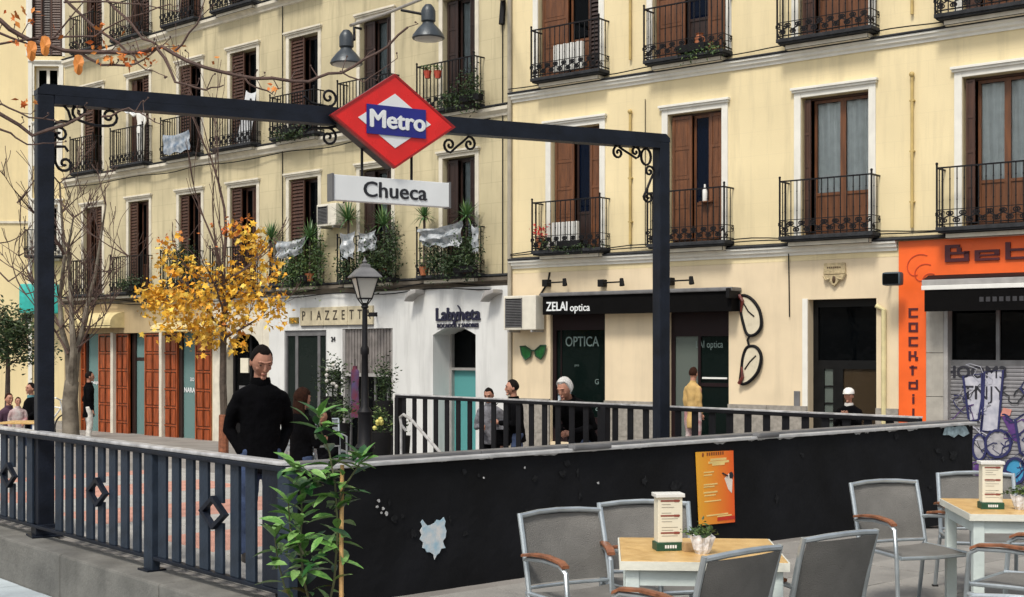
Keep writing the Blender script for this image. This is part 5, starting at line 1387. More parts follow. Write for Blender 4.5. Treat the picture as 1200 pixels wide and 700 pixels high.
# ---------------------------------------------------------------- young laurel with a cane in front of the black wall
Yp = 7.7; base = at(372, 410, Yp); gz0 = ground_z(base.x, base.y)
pb = Vector((base.x, base.y, gz0)); rp_ = lambda px, py, y=0: at(px, py, Yp + y) - pb
pl_ = thing('potted_laurel', 'young glossy leaved laurel tied to a bamboo cane before the corner of the black wall', 'plant', pb)
MB().lathe([(.15, 0), (.17, .02), (.21, .23), (.23, .24), (.23, .28), (.2, .28), (.19, .24), (.0, .24)], n=20).build('pot', TERRA, pl_, smooth=True)
MB().tube([rp_(400, 730), rp_(400, 640, .01), rp_(401, 545, .02)], [.014, .013, .012], 8).build('cane', CANE, pl_, smooth=True)
g = MB(); ST = [[(380, 735), (392, 680), (396, 620), (393, 570), (386, 530), (376, 505), (374, 488)], [(370, 735), (356, 680), (352, 640), (354, 600), (352, 575)], [(362, 735), (334, 690), (326, 660), (322, 630)], [(393, 600), (404, 570), (424, 540)], [(356, 650), (340, 620), (338, 590)], [(386, 560), (366, 555), (346, 552)]]
LM = None
def laurel_leaf():
    g = MB(); vs = []; fs = []
    prof = [(0, .01), (.2, .13), (.45, .19), (.7, .15), (.9, .06), (1, .0)]
    for (t, w_) in prof:
        zc = -.22 * t * t
        vs += [(-w_, t, zc + w_ * .35), (0, t, zc), (w_, t, zc + w_ * .35)]
    for i in range(5): fs += [(3 * i, 3 * i + 1, 3 * i + 4, 3 * i + 3), (3 * i + 1, 3 * i + 2, 3 * i + 5, 3 * i + 4)]
    return g.add(vs, fs)
GLEAF2 = mat('pale_laurel_leaves', (.13, .26, .07), .3, var=.3, scale=6, col2=(.22, .38, .12)); GLEAF3 = mat('dark_laurel_leaves', (.02, .08, .02), .3, var=.3)
LMS = [laurel_leaf().build('leaf', m_, pl_, smooth=True) for m_ in (GLEAF, GLEAF2, GLEAF3)]
for o in LMS: o.scale = (.001, .001, .001)
LME = [o.data for o in LMS]
for o in LMS: bpy.data.objects.remove(o)
def put_leaf(p, az, el, s, roll=0):
    o = link('leaf', R.choice([LME[0], LME[0], LME[1], LME[2]]), pl_)
    o.location = p; o.rotation_euler = (el, roll, az); o.scale = (s, s, s)
for si, s_ in enumerate(ST):
    P = [rp_(px, py, R.uniform(-.03, .03)) for px, py in s_]
    g.tube(P, [.008 * (1 - .5 * i / (len(P) - 1)) for i in range(len(P))], 5)
    az = R.uniform(0, 6)
    for i in range(len(P) - 1):
        n_ = max(2, int((P[i + 1] - P[i]).length / .034))
        for k in range(n_):
            q_ = P[i].lerp(P[i + 1], k / n_)
            if q_.z + gz0 < .3: continue
            az += 2.4 + R.uniform(-.3, .3)
            put_leaf(q_, az, R.uniform(-.15, .85), R.uniform(.11, .19), R.uniform(-.4, .4))
    for k in range(5): put_leaf(P[-1], k * 1.3, R.uniform(.5, 1.1), R.uniform(.10, .17))
for (px, py, n_, sp_) in ((372, 505, 9, 13), (410, 542, 12, 8), (376, 560, 12, 13), (352, 552, 8, 9), (384, 590, 6, 12), (420, 575, 2, 5), (352, 605, 6, 9), (328, 645, 8, 7), (352, 660, 14, 12), (400, 640, 6, 12), (372, 640, 12, 16), (345, 630, 8, 12), (385, 480, 3, 8)):
    for _ in range(n_):
        put_leaf(rp_(px + R.gauss(0, sp_), py + R.gauss(0, sp_ * .5), R.uniform(-.12, .12)), R.uniform(0, 6.3), R.uniform(-.4, .9), R.uniform(.09, .165), R.uniform(-.5, .5))
g.build('stem', mat('green_stem', (.09, .1, .04), .6), pl_)

# ---------------------------------------------------------------- balcony plants and things
def yucca(label, fr_, px, py, off, rad, zb_, n=34, seed=0, stem=.0):
    t_ = thing('potted_yucca', label, 'plant', fr_.w(fr_.t(px, off), off, zb_), fr_.a, 'spiky yuccas on the balconies')
    zc = fr_.z(px, py, off) - zb_
    MB().lathe([(.08, 0), (.12, .18), (.13, .2), (.11, .2), (.0, .19)], n=10).build('pot', TERRA, t_)
    MB().tube([(0, 0, .15), (.01, 0, zc)], [.035, .03], 6).build('stem', BARK, t_)
    g = MB()
    for k in range(n * 2):
        az = k * 2.4; el = 1.35 - 1.7 * (k / (n * 2)) + R.uniform(-.2, .2); d = Vector((cos(az) * cos(el), sin(az) * cos(el), sin(el)))
        u = Vector((-sin(az), cos(az), 0)); c = Vector((0, 0, zc - .02 * R.random())); s = rad * R.uniform(.75, 1.1); w_ = .018
        e = c + d * s - Vector((0, 0, s * .25 * (1 - sin(el))))
        m1 = c + d * s * .5
        g.add([c - u * w_ * .6, c + u * w_ * .6, m1 + u * w_, e, m1 - u * w_], [(0, 1, 2, 4), (4, 2, 3)])
    g.build('blades', YUCC, t_)
yl = [('tall yucca on the balcony left of the air conditioner, behind the yellow tree', 318, 283, -.2, .42), ('yucca beside the plastic sheet right under the air conditioner', 363, 283, -.4, .42), ('big yucca right of the air conditioner under the station sign', 408, 262, -.2, .5),
      ('yucca just right of the station sign centre over the street lamp', 450, 268, -.35, .42), ('small yucca at the left end of the balcony right of the station sign', 497, 258, -.35, .3), ('bright yucca at the right end of the balcony nearest the building joint', 547, 258, -.3, .36)]
for lab, px, py, off, rad in yl: yucca(lab, FL, px, py - 4, off, rad * 1.3, 3.5)
def hang_plant(label, fr_, off, boxes, m, zb_, s=(.05, .1), name='balcony_plant', group='leafy plants on the balconies'):
    px, py = boxes[0][0], boxes[0][1]
    o = fr_.w(fr_.t(px, off), off, zb_)
    t_ = thing(name, label, 'plant', o, fr_.a, group)
    MB().box(-.3, .3, -.08, .08, .0, .15).build('planter', BLK, t_, bevel=.01)
    g = MB()
    for (cx, cy, rx, ry, n_) in boxes:
        X = fr_.t(cx, off) - fr_.t(px, off); Z = fr_.z(cx, cy, off) - zb_; k = fr_.w(0, 0).y / F if False else 1 / (F / at(cx, cy, 1).y / 1) if False else (fr_.w(fr_.t(cx, off), off).y / F)
        for _ in range(int(n_ * 1.7)):
            leaf_card(g, (X + R.gauss(0, .5) * rx * k / .75, R.gauss(0, .1), Z + R.gauss(0, .5) * ry * k), R.uniform(*s), False, True, 0, .5)
    g.build('foliage', m, t_)
hang_plant('dark hedge like plant filling the balcony behind the yellow tree', FL, -.4, [(212, 308, 24, 22, 620), (240, 320, 14, 14, 160)], DLEAF, 3.5)
hang_plant('trailing green creeper hanging from the balcony beside the yellow leaves', FL, -.47, [(352, 312, 22, 26, 620), (342, 322, 14, 16, 360), (372, 300, 8, 30, 300)], MLEAF, 3.5)
hang_plant('dense dark plants on the balcony right above the street lamp', FL, -.47, [(440, 305, 24, 28, 900), (458, 290, 10, 30, 400), (405, 312, 12, 18, 300)], DLEAF, 3.5)
hang_plant('leafy plants with a pale hanging tuft on the balcony nearest the building joint', FL, -.47, [(545, 296, 18, 26, 700), (510, 302, 16, 20, 380), (526, 312, 7, 14, 180)], DLEAF, 3.5)
hang_plant('dark climbing plant at the right end of the balcony above the metro sign', FL, -.44, [(552, 104, 12, 24, 300), (530, 116, 16, 12, 200)], DLEAF, 7.3)
hang_plant('small dark plant on the balcony behind the bare tree', FL, -.44, [(152, 332, 18, 10, 220)], DLEAF, 3.5)
hang_plant('low dark plants in front of the balcony window above the metro sign left corner', FL, -.44, [(340, 156, 24, 8, 240)], DLEAF, 7.3)
hang_plant('low row of dark potted plants on the balcony above the optician sign', FR, -.36, [(668, 290, 28, 5, 260), (640, 283, 8, 8, 60)], DLEAF, 3.92, (.04, .08))
hang_plant('orange and green potted plants on the upper balcony above the right portal corner', FR, -.36, [(812, 62, 14, 8, 130), (835, 58, 12, 8, 100)], MLEAF, 7.62, (.04, .08))
for (px, lab) in ((501, 'red flowerpot hooked on the railing above the metro sign, left of the pair'), (513, 'red flowerpot hooked on the railing above the metro sign, right of the pair')):
    t_ = thing('flower_pot', lab, 'flowerpot', FL.w(L(px, -.52), -.52, FL.z(px, 92, -.52)), FL.a, 'flowerpots on the railing')
    MB().lathe([(.06, 0), (.09, .15), (.1, .17), (.08, .17), (0, .16)], n=10).build('pot', mat('red_clay', (.42, .06, .03), .6), t_)
    g = MB(); [leaf_card(g, (R.gauss(0, .05), R.gauss(0, .05), .2 + R.random() * .08), .07, False, False) for _ in range(40)]; g.build('foliage', MLEAF, t_)
# plastic sheets
def sheet(label, fr_, off, quad, m=PLAST, name='plastic_sheet', cat='plastic sheet', amp=.06, grp=None):
    px, py = quad[0]; o = fr_.w(fr_.t(px, off), off, fr_.z(px, py, off)); c = [(fr_.t(a, off) - fr_.t(px, off), fr_.z(a, b_, off) - o.z) for a, b_ in quad]
    n, mm = 16, 10; vs = []
    ph = R.uniform(0, 9)
    for j in range(mm + 1):
        for i in range(n + 1):
            u, v = i / n, j / mm
            x = (1 - v) * ((1 - u) * c[0][0] + u * c[1][0]) + v * ((1 - u) * c[3][0] + u * c[2][0]); z = (1 - v) * ((1 - u) * c[0][1] + u * c[1][1]) + v * ((1 - u) * c[3][1] + u * c[2][1])
            z += -.08 * sin(pi * u) * (1 - v) + .03 * sin(u * 14 + ph) * v
            vs.append((x, amp * sin(9 * u + 5 * v + ph) * sin(7 * v - 6 * u + ph) + R.uniform(-.012, .012) * amp / .06, z))
    g = MB().add(vs, [(j * (n + 1) + i, j * (n + 1) + i + 1, (j + 1) * (n + 1) + i + 1, (j + 1) * (n + 1) + i) for j in range(mm) for i in range(n)])
    o = g.build(name, m, None, o, fr_.a, smooth=True); o['label'] = label; o['category'] = cat
    if grp: o['group'] = grp
    return o
G_ = 'plastic sheets on the balconies'
sheet('crumpled plastic sheet over the balcony rail beside the yellow tree', FL, -.53, [(322, 282), (360, 276), (352, 298), (324, 304)], grp=G_)
sheet('crumpled plastic sheet, left of two, on the balcony above the street lamp', FL, -.54, [(398, 272), (416, 270), (413, 302), (399, 304)], grp=G_)
sheet('crumpled plastic sheet, right of two, on the balcony above the street lamp', FL, -.54, [(420, 272), (440, 268), (441, 292), (419, 296)], grp=G_)
sheet('large silvery plastic sheet draped over the balcony right of the station sign', FL, -.56, [(488, 268), (543, 258), (538, 290), (494, 288)], grp=G_, amp=.09)
sheet('narrow plastic strip at the right end of the plant balcony by the joint', FL, -.55, [(552, 262), (561, 264), (560, 296), (553, 296)], grp=G_, amp=.03)
CLW = mat('white_cotton_cloth', (.6, .62, .64), .8, var=.1, bump=.2)
sheet('long white board cloth leaning out over a second floor balcony', FL, -.3, [(288, 106), (301, 106), (293, 170), (277, 168)], CLW, 'white_cloth', 'cloth', .02)
sheet('blue and white laundry hanging over the balcony left of the long white cloth', FL, -.5, [(190, 158), (222, 152), (222, 176), (192, 182)], mat('blue_white_laundry', (.10, .15, .22), .85, scale=7, col2=(.42, .45, .48), bump=.2), 'laundry', 'laundry', .03)
# white figure and parasol on the small balcony
wf = thing('shop_mannequin', 'white mannequin standing on the balcony left of the laundry', 'mannequin', FL.w(L(165, -.25), -.25, 7.32), FL.a)
g = MB()
g.tube([(-.08, 0, .0), (-.1, 0, .45), (-.07, 0, .85)], [.045, .055, .08], 8).tube([(.08, 0, .0), (.09, 0, .45), (.07, 0, .85)], [.045, .055, .08], 8)
g.loft([[(rx * cos(2 * pi * k / 10), ry * sin(2 * pi * k / 10), z) for k in range(10)] for rx, ry, z in ((.15, .1, .8), (.16, .11, .92), (.12, .09, 1.1), (.16, .11, 1.3), (.17, .1, 1.42), (.06, .06, 1.5), (.05, .05, 1.56))]); g.ell((0, 0, 1.66), (.08, .09, .11), 10, 8)
g.tube([(.17, 0, 1.4), (.24, 0, 1.15), (.2, -.05, .95)], [.045, .04, .03], 7).tube([(-.17, 0, 1.4), (-.3, -.05, 1.35), (-.45, -.08, 1.45)], [.045, .04, .03], 7)
o = g.build('body', WHITEP, wf, smooth=True)
sheet('white folded parasol cloth lying over the balcony beside the mannequin', FL, -.3, [(131, 122), (160, 126), (158, 134), (138, 130)], CLW, 'parasol_cloth', 'parasol', .02)
ra = thing('radiator', 'white ribbed heater standing on the upper balcony above the metro beam', 'heater', FR.w(FR.t(650, -.2), -.2, 7.64), FR.a)
for k in range(9): MB().box(.085 * k, .085 * k + .06, -.05, .05, .05, .62 + .01 * (k % 2)).build('rib', WHITEP, ra, bevel=.01)
MB().box(-.02, .78, -.02, .02, .08, .12).build('connector', WHITEP, ra)
ra2 = thing('radiator', 'white slatted heater on the lower balcony above the optician sign', 'heater', FR.w(FR.t(648, -.2), -.2, 3.94), FR.a)
for k in range(8): MB().box(.085 * k, .085 * k + .06, -.05, .05, .05, .55).build('rib', WHITEP, ra2, bevel=.01)
MB().box(-.02, .69, -.02, .02, .08, .12).build('connector', WHITEP, ra2)
rf = thing('flower_pot', 'red flower clump at the left end of the balcony over the optician', 'flowerpot', FR.w(FR.t(634, -.3), -.3, 3.94), FR.a)
MB().lathe([(.08, 0), (.12, .2), (.0, .2)], n=10).build('pot', TERRA, rf)
g = MB(); [leaf_card(g, (R.gauss(0, .09), R.gauss(0, .07), .34 + R.gauss(0, .09)), .07, False, False) for _ in range(120)]; g.build('flowers', mat('red_petals', (.6, .02, .02), .6), rf)
MB().box(T(821, .12), T(836, .12), .05, .19, 4.71, 4.733).build('window_shelf', WOODO, rb)
bo = thing('plastic_bottle', 'small white bottle standing on the window ledge behind the right portal post', 'bottle', FR.w(FR.t(826, .12), .12, 4.735), FR.a)
MB().lathe([(.05, 0), (.055, .02), (.055, .2), (.02, .28), (.02, .34), (0, .34)], n=10).build('body', WHITEP, bo, smooth=True)
bh = thing('terracotta_vase', 'orange vase on the upper balcony right of the beam corner', 'vase', FR.w(FR.t(820, -.25), -.25, 7.64), FR.a)
MB().lathe([(.07, 0), (.13, .12), (.1, .26), (.06, .32), (.08, .35), (0, .34)], n=12).build('body', TERRA, bh, smooth=True)
# ---------------------------------------------------------------- café chairs and tables
done = set()
def make_chair():
    t = thing('cafe_chair', '', 'chair', group='aluminium chairs on the cafe terrace')
    W = .272
    # back frame: two uprights leaning back and a curved top
    top = [(-W, .30, .88), (-W * .5, .325, .893), (0, .333, .897), (W * .5, .325, .893), (W, .30, .88)]
    g = MB()
    for s_ in (-1, 1): g.tube([(s_ * W, .19, .40), (s_ * W, .22, .55), (s_ * W, .262, .74), (s_ * W, .302, .895)], .0155, 8, flat=1.0)
    g.tube(top, .0165, 8)
    g.tube([(-W, .20, .47), (0, .225, .47), (W, .20, .47)], .011, 8)
    g.build('back_frame', ALU, t, smooth=True)
    n, m_ = 8, 6; vs = []
    for yo in (0, .006):
        for j in range(m_ + 1):
            for i in range(n + 1):
                u = -1 + 2 * i / n; v = j / m_; z = .485 + (.872 - .485) * v; y = .205 + .105 * v ** 1.2 + .03 * (1 - u * u)
                vs.append((u * (W - .012), y + yo, z))
    K = (n + 1) * (m_ + 1); fs = []
    for j in range(m_):
        for i in range(n):
            a = j * (n + 1) + i; fs += [(a, a + 1, a + n + 2, a + n + 1), (a + K + n + 1, a + K + n + 2, a + K + 1, a + K)]
    rim = [i for i in range(n + 1)] + [j * (n + 1) + n for j in range(1, m_ + 1)] + [m_ * (n + 1) + i for i in range(n - 1, -1, -1)] + [j * (n + 1) for j in range(m_ - 1, 0, -1)]
    for q_ in range(len(rim)): a, b = rim[q_], rim[(q_ + 1) % len(rim)]; fs.append((b, a, a + K, b + K))
    MB().add(vs, fs).build('backrest', SLING, t, smooth=True)
    g = MB(); n = 8; vs = []
    for yo in (0, -.008):
        for j in range(7):
            for i in range(n + 1):
                u = -1 + 2 * i / n; v = j / 6; vs.append((u * (W - .01), .19 - .44 * v, .445 - .022 * (1 - u * u) * sin(pi * min(1, v + .2)) - (.02 * v ** 4) + yo))
    K = (n + 1) * 7; fs = []
    for j in range(6):
        for i in range(n):
            a = j * (n + 1) + i; fs += [(a, a + n + 1, a + n + 2, a + 1), (a + K, a + K + 1, a + K + n + 2, a + K + n + 1)]
    rim = [i for i in range(n + 1)] + [j * (n + 1) + n for j in range(1, 7)] + [6 * (n + 1) + i for i in range(n - 1, -1, -1)] + [j * (n + 1) for j in range(5, 0, -1)]
    for q_ in range(len(rim)): a, b = rim[q_], rim[(q_ + 1) % len(rim)]; fs.append((a, b, b + K, a + K))
    MB().add(vs, fs).build('seat', SLING, t, smooth=True)
    g = MB()
    for s_ in (-1, 1): g.tube([(s_ * W, .22, .437), (s_ * W, -.0, .437), (s_ * W, -.25, .43)], .014, 8)
    g.tube([(-W, -.252, .425), (0, -.262, .42), (W, -.252, .425)], .014, 8); g.tube([(-W, .2, .40), (W, .2, .40)], .012, 8)
    g.build('seat_frame', ALU, t, smooth=True)
    for s_ in (-1, 1):
        g = MB(); g.tube([(s_ * (W + .03), -.27, 0.01), (s_ * (W + .03), -.25, .42), (s_ * (W + .035), -.235, .62), (s_ * (W + .035), -.18, .655), (s_ * (W + .03), 0, .662), (s_ * (W + .015), .18, .645), (s_ * W, .245, .63)], .0145, 8)
        g.build('leg', ALU, t, smooth=True)
        g = MB(); g.tube([(s_ * W, .215, .42), (s_ * (W + .012), .26, .2), (s_ * (W + .02), .30, .01)], .0145, 8); g.build('leg', ALU, t, smooth=True)
        g = MB(); pr = [(-.225, .655), (-.18, .678), (-.05, .690), (.08, .684), (.2, .664)]
        rings = [[(s_ * (W + .03) - .023, y, z - .008), (s_ * (W + .03) + .023, y, z - .008), (s_ * (W + .03) + .023, y, z + .006), (s_ * (W + .03) + .012, y, z + .011), (s_ * (W + .03) - .012, y, z + .011), (s_ * (W + .03) - .023, y, z + .006)] for y, z in pr]
        g.loft(rings); g.build('armrest', ARMW, t, smooth=True)
        MB().box(s_ * (W + .03) - .02, s_ * (W + .03) + .02, -.29, -.25, 0, .012).box(s_ * (W + .02) - .02, s_ * (W + .02) + .02, .28, .32, 0, .012).build('foot_glide', RUBBER, t)
    for o in t.children:
        if o.type == 'MESH' and o.data.name not in done: done.add(o.data.name); o.data.transform(Matrix.Diagonal((1, 1, .945, 1)))
    return t
def face(fx, fy): return atan2(fy, fx) + pi / 2
CH = [  # x, y, facing vector, label
 (.43, 7.3, (.5, -.86), 'leftmost chair, facing the near table, in front of the black wall'),
 (.83, 7.68, (.12, -1), 'chair behind the near table, partly hidden by the white menu stand'),
 (.86, 6.28, (-.66, .75), 'chair seen from behind tucked under the front right of the near table'),
 (1.47, 6.86, (-.58, .81), 'chair seen from behind between the two tables'),
 (2.70, 8.95, (.35, -.94), 'chair facing us in front of the black wall end, left of the far table'),
 (3.42, 9.55, (-.1, -1), 'chair behind the far table, hidden by its menu stand'),
 (3.02, 7.72, (-.75, .66), 'chair in side view with long wooden armrest before the far table'),
 (2.12, 5.12, (.5, .86), 'nearest chair at the bottom right, only its top rail in view')]
c0 = make_chair()
for i, (x, y, f_, lab) in enumerate(CH):
    gz = ground_z(x, y) + .015
    if i == 0: c0.location = (x, y, gz); c0.rotation_euler = (0, 0, face(*f_)); c0['label'] = lab; cc_ = c0
    else: copy_tree(c0, None, (x, y, gz), face(*f_), lab)

def make_table(label, x, y, rz, w_, d_):
    t = thing('cafe_table', label, 'table', (x, y, ground_z(x, y) + .015), rz, 'tables on the cafe terrace')
    MB().box(-w_ / 2, w_ / 2, -d_ / 2, d_ / 2, .718, .745).build('tabletop', TOPW, t, bevel=.006)
    g = MB(); a, b = w_ / 2, d_ / 2
    g.box(-a - .006, a + .006, -b - .008, -b - .001, .70, .742); g.box(-a - .006, a + .006, b + .001, b + .008, .70, .742)
    g.box(-a - .008, -a - .001, -b, b, .70, .742); g.box(a + .001, a + .008, -b, b, .70, .742); g.build('edge_band', mat('white_edge_band', (.66, .66, .58), .5, var=.08), t)
    a -= .03; b -= .03
    g = MB(); g.box(-a, a, -b, -b + .03, .62, .717); g.box(-a, a, b - .03, b, .62, .717); g.box(-a, -a + .03, -b + .03, b - .03, .62, .717); g.box(a - .03, a, -b + .03, b - .03, .62, .717); g.build('apron', TOPE, t)
    for sx_ in (-1, 1):
        for sy_ in (-1, 1):
            cx, cy = sx_ * (a - .025), sy_ * (b - .025); MB().box(cx - .034, cx + .034, cy - .034, cy + .034, 0, .717).build('leg', TOPE, t, bevel=.006)
    return t
make_table('near square table with yellow wooden top and pale legs', .955, 6.77, radians(-4), .80, .80)
make_table('far square table with yellow wooden top at the right edge', 3.33, 8.62, radians(-6), .86, .86)
TZ1 = ground_z(1, 7) + .015 + .745
def menu(label, x, y, z, rz, h=.29):
    t = thing('menu_stand', label, 'menu stand', (x, y, z), rz, 'menu stands on the tables')
    MB().box(-.072, .072, -.05, .05, 0, .042).build('base', mat('dark_green_card', (.01, .06, .03), .5), t, bevel=.003)
    MB().box(-.064, .064, -.042, .042, .0425, h - .02).build('card_body', CREAMP, t, bevel=.003)
    MB().box(-.075, .075, -.052, .052, h - .0195, h).build('cap', WHITEP, t, bevel=.003)
    g = MB()
    for zz in (.3, .6, .86): g.box(-.05, .05, -.0435, -.0421, h * zz, h * zz + .008); g.box(.02, .045, -.0442, -.0436, h * zz - .002, h * zz + .01)
    g.build('price_strips', mat('red_brown_print', (.25, .06, .04), .5, bump=0), t, kind='stuff')
    g = MB()
    for k in range(14):
        if k % 5: g.box(-.045, .02 + .02 * sin(k * 2), -.0432, -.0421, .06 + .0145 * k, .063 + .0145 * k)
    g.build('print_lines', mat('grey_print', (.35, .32, .26), .5, bump=0), t, kind='stuff')
    g = MB()
    for k in range(5): g.box(-.03 + .013 * k, -.021 + .013 * k, -.0515, -.0501, .014, .03)
    g.build('base_lettering', WHITES, t)
    return t
q = at(783, 410, 6.75); menu('white menu stand with green base on the near table', q.x, q.y, TZ1, radians(8))
q = at(1161, 410, 8.5); menu('white menu stand with dark base on the far table', q.x, q.y, TZ1, radians(-4), .305)
def crinkle_pot(label, x, y, z, s, spread):
    t = thing('flower_pot', label, 'flowerpot', (x, y, z), 0, 'white pots on the tables')
    rings = []; n = 18
    for (r_, zz, j) in ((.032, 0, 0), (.042, .02, .003), (.048, .05, .006), (.056, .085, .012), (.050, .08, .008), (.03, .07, 0)):
        rings.append([((r_ + (j if k % 2 else -j)) * cos(2 * pi * k / n), (r_ + (j if k % 2 else -j)) * sin(2 * pi * k / n), zz + (j * 1.2 if k % 3 == 0 else 0)) for k in range(n)])
    MB().loft(rings).build('pot', mat('white_crinkled_wrap', (.68, .68, .70), .4, var=.25, scale=26, bump=.5), t)
    g = MB()
    for _ in range(150): leaf_card(g, (R.gauss(-spread * .3, spread), R.gauss(0, .03), .095 + abs(R.gauss(0, .02))), R.uniform(.015, .04), False, False)
    g.build('foliage', MLEAF, t)
q = at(823, 410, 6.62); crinkle_pot('white crinkled pot with a small green plant on the near table', q.x, q.y, TZ1, 1, .035)
q = at(1196, 410, 8.45); crinkle_pot('white pot with a bushy green plant on the far table', q.x, q.y, TZ1, 1, .05)
q = at(807, 410, 6.7)
o = MB().box(-.03, .03, -.02, .02, 0, .045).build('sugar_box', mat('kraft_card', (.42, .28, .14), .8), None, (q.x, q.y, TZ1), .3, bevel=.003); o['label'] = 'tiny brown box between the menu stand and the pot'; o['category'] = 'box'
# dead leaves fallen on the terrace
def fallen(label_, pts):
    for (x, y) in pts:
        g = MB(); leaf_card(g, (0, 0, 0), .09, True); g.v = [(a, b, abs(c) * .25 + .004) for a, b, c in g.v]
        o = g.build('fallen_leaf', OLEAF, None, (x, y, ground_z(x, y) + .02), R.uniform(0, 6)); o['label'] = label_; o['category'] = 'leaf'; o['group'] = 'dead leaves on the terrace'
fallen('curled brown dead leaf lying on the terrace slabs', [(R.uniform(1.2, 4.2), R.uniform(7.0, 9.5)) for _ in range(9)])

# ---------------------------------------------------------------- people
def head_f(p):
    x, y, z = p
    if z < .1:
        t = min(1, (.1 - z) / 1.1); x *= 1 - .38 * t * t; y = y * (1 - .25 * t) - .12 * t
    if z > .2: x *= 1 - .06 * (z - .2); y += .04 * (z - .2)
    if y > .3 and z < -.2: y *= .9
    return Vector((x, y, z))
TEX = bpy.data.textures.new('cloth_folds', 'CLOUDS'); TEX.noise_scale = .16; TEX.noise_depth = 2
def folds(o, s):
    m = o.modifiers.new('folds', 'DISPLACE'); m.texture = TEX; m.strength = s; m.mid_level = .5; m.texture_coords = 'LOCAL'
def remesh(o, v):
    m = o.modifiers.new('skin', 'REMESH'); m.mode = 'VOXEL'; m.voxel_size = v; m.use_smooth_shade = True
    s = o.modifiers.new('relax', 'SMOOTH'); s.factor = .5; s.iterations = 2
ARM = {'pocket': ((.245, .08, .17), (.15, -.02, -.02)), 'down': ((.235, .02, .2), (.235, -.06, -.06)), 'fold': ((.23, -.06, .16), (.05, -.27, .20)), 'phone': ((.22, -.08, .2), (.06, -.30, .38)), 'lap': ((.21, -.04, .2), (.09, -.28, .08)), 'bar': ((.25, -.1, .2), (.2, -.32, .12))}
def person(label, x, y, face_dir, h=1.74, coat=COATK, legs=JEANS, hair=HAIRD, arms=('down', 'down'), lean=0., pitch=0., yaw=0., sit=False, long_hair=False, cap=None, coat_len=.14, wide=1., z=None, scarf=None, group=None, vox=.016, hs_=1.06, th=None, bvox=.0075):
    gz = ground_z(x, y) if z is None else z
    k = h / 1.75
    t = thing('person', label, 'person', (x, y, gz), face(*face_dir), group)
    hz_ = .50 if sit else .92
    def U(p):
        X, Y, Z = p; return ((X) * k, (Y * cos(lean) - Z * sin(lean)) * k, (hz_ + Z * cos(lean) + Y * sin(lean)) * k)
    def ring(rx, ry, zz, yo=0, n=14): return [U((rx * wide * cos(2 * pi * i / n), ry * sin(2 * pi * i / n) + yo, zz)) for i in range(n)]
    # jacket
    g = MB()
    cl = coat_len if not sit else .05
    g.loft([ring(.175, .135, -cl), ring(.18, .14, -cl + .02), ring(.17, .13, .05), ring(.165, .125, .18), ring(.185, .13, .32), ring(.205, .125, .43), ring(.195, .115, .475), ring(.15, .1, .515), ring(.09, .08, .545), ring(.07, .072, .575)])
    hands = []
    for s_, a_ in zip((-1, 1), arms):
        e, w_ = ARM[a_]; sh = (s_ * .168 * wide, 0, .43); E = (s_ * e[0] * wide, e[1], e[2]); Wp = (s_ * w_[0] * wide, w_[1], w_[2])
        sh_, E_, W_ = Vector(U(sh)), Vector(U(E)), Vector(U(Wp))
        P = [sh_, sh_.lerp(E_, .5) + Vector((s_ * .012, 0, 0)), E_, E_.lerp(W_, .5), W_]
        g.tube(P, [.072 * k, .062 * k, .056 * k, .05 * k, .044 * k], 10); g.ell(tuple(sh_), (.07 * k, .075 * k, .062 * k), 10, 8)
        g.ell(tuple(E_), (.056 * k,) * 3, 8, 6)
        hands.append((s_, E_, W_, a_))
    j = g.build('jacket', coat, t, smooth=True); remesh(j, vox); folds(j, .028)
    g = MB(); g.loft([ring(.085, .086, .53, -.005), ring(.086, .088, .56, -.008), ring(.078, .082, .594, -.01), ring(.066, .07, .59, -.01), ring(.06, .06, .55, -.01)]); g.build('collar', scarf or coat, j, smooth=True)
    # trousers
    g = MB()
    for s_ in (-1, 1):
        if sit: P = [(s_ * .09, 0, hz_), (s_ * .1, -.22, hz_ + .02), (s_ * .11, -.42, hz_ - .01), (s_ * .11, -.43, .26), (s_ * .11, -.40, .09)]
        else: P = [(s_ * .085, 0, .93), (s_ * .095, -.01, .7), (s_ * .1, -.02, .48), (s_ * .105, .0, .28), (s_ * .11, .02, .07)]
        g.tube([tuple(c * k for c in p) for p in P], [.1 * k, .092 * k, .07 * k, .06 * k, .055 * k], 10)
    g.ell((0, 0, hz_ * k), (.165 * k, .12 * k, .12 * k), 12, 8)
    o = g.build('trousers', legs, t, smooth=True); remesh(o, vox); folds(o, .035)
    for s_ in (-1, 1):
        fy = -.40 if sit else .02
        g = MB(); n = 10; g.loft([[(s_ * .11 * k + rx * cos(2 * pi * i / n) * k, (fy - .06 + yy + ry * sin(2 * pi * i / n)) * k, zz * k) for i in range(n)] for rx, ry, yy, zz in ((.045, .13, 0, 0), (.05, .135, 0, .02), (.045, .12, .01, .05), (.04, .06, .06, .09), (.038, .045, .07, .12))])
        g.build('shoe', SHOE, t, smooth=True)
    # body: head, neck, core, hands in one surface
    hc = Vector(U((0, -.02, .675))); HM = Matrix.Translation(hc) @ Matrix.Rotation(yaw, 4, 'Z') @ Matrix.Rotation(lean * .3 + pitch, 4, 'X') @ Matrix.Translation((0, 0, .055 * k)) @ Matrix.Diagonal((k * hs_, k * hs_, k * hs_, 1))
    g = MB(); g.M = HM
    g.ell((0, 0, 0), (.076, .098, .118), 18, 14, f=head_f)
    g.ell((0, -.098, -.03), (.0125, .02, .014), 8, 6); g.tube([(0, -.088, .02), (0, -.107, -.022)], [.008, .011], 6)
    g.ell((0, -.088, -.062), (.024, .012, .010), 8, 6); g.ell((0, -.078, -.098), (.026, .02, .018), 8, 6)
    g.box(-.045, .045, -.098, -.08, .022, .034)
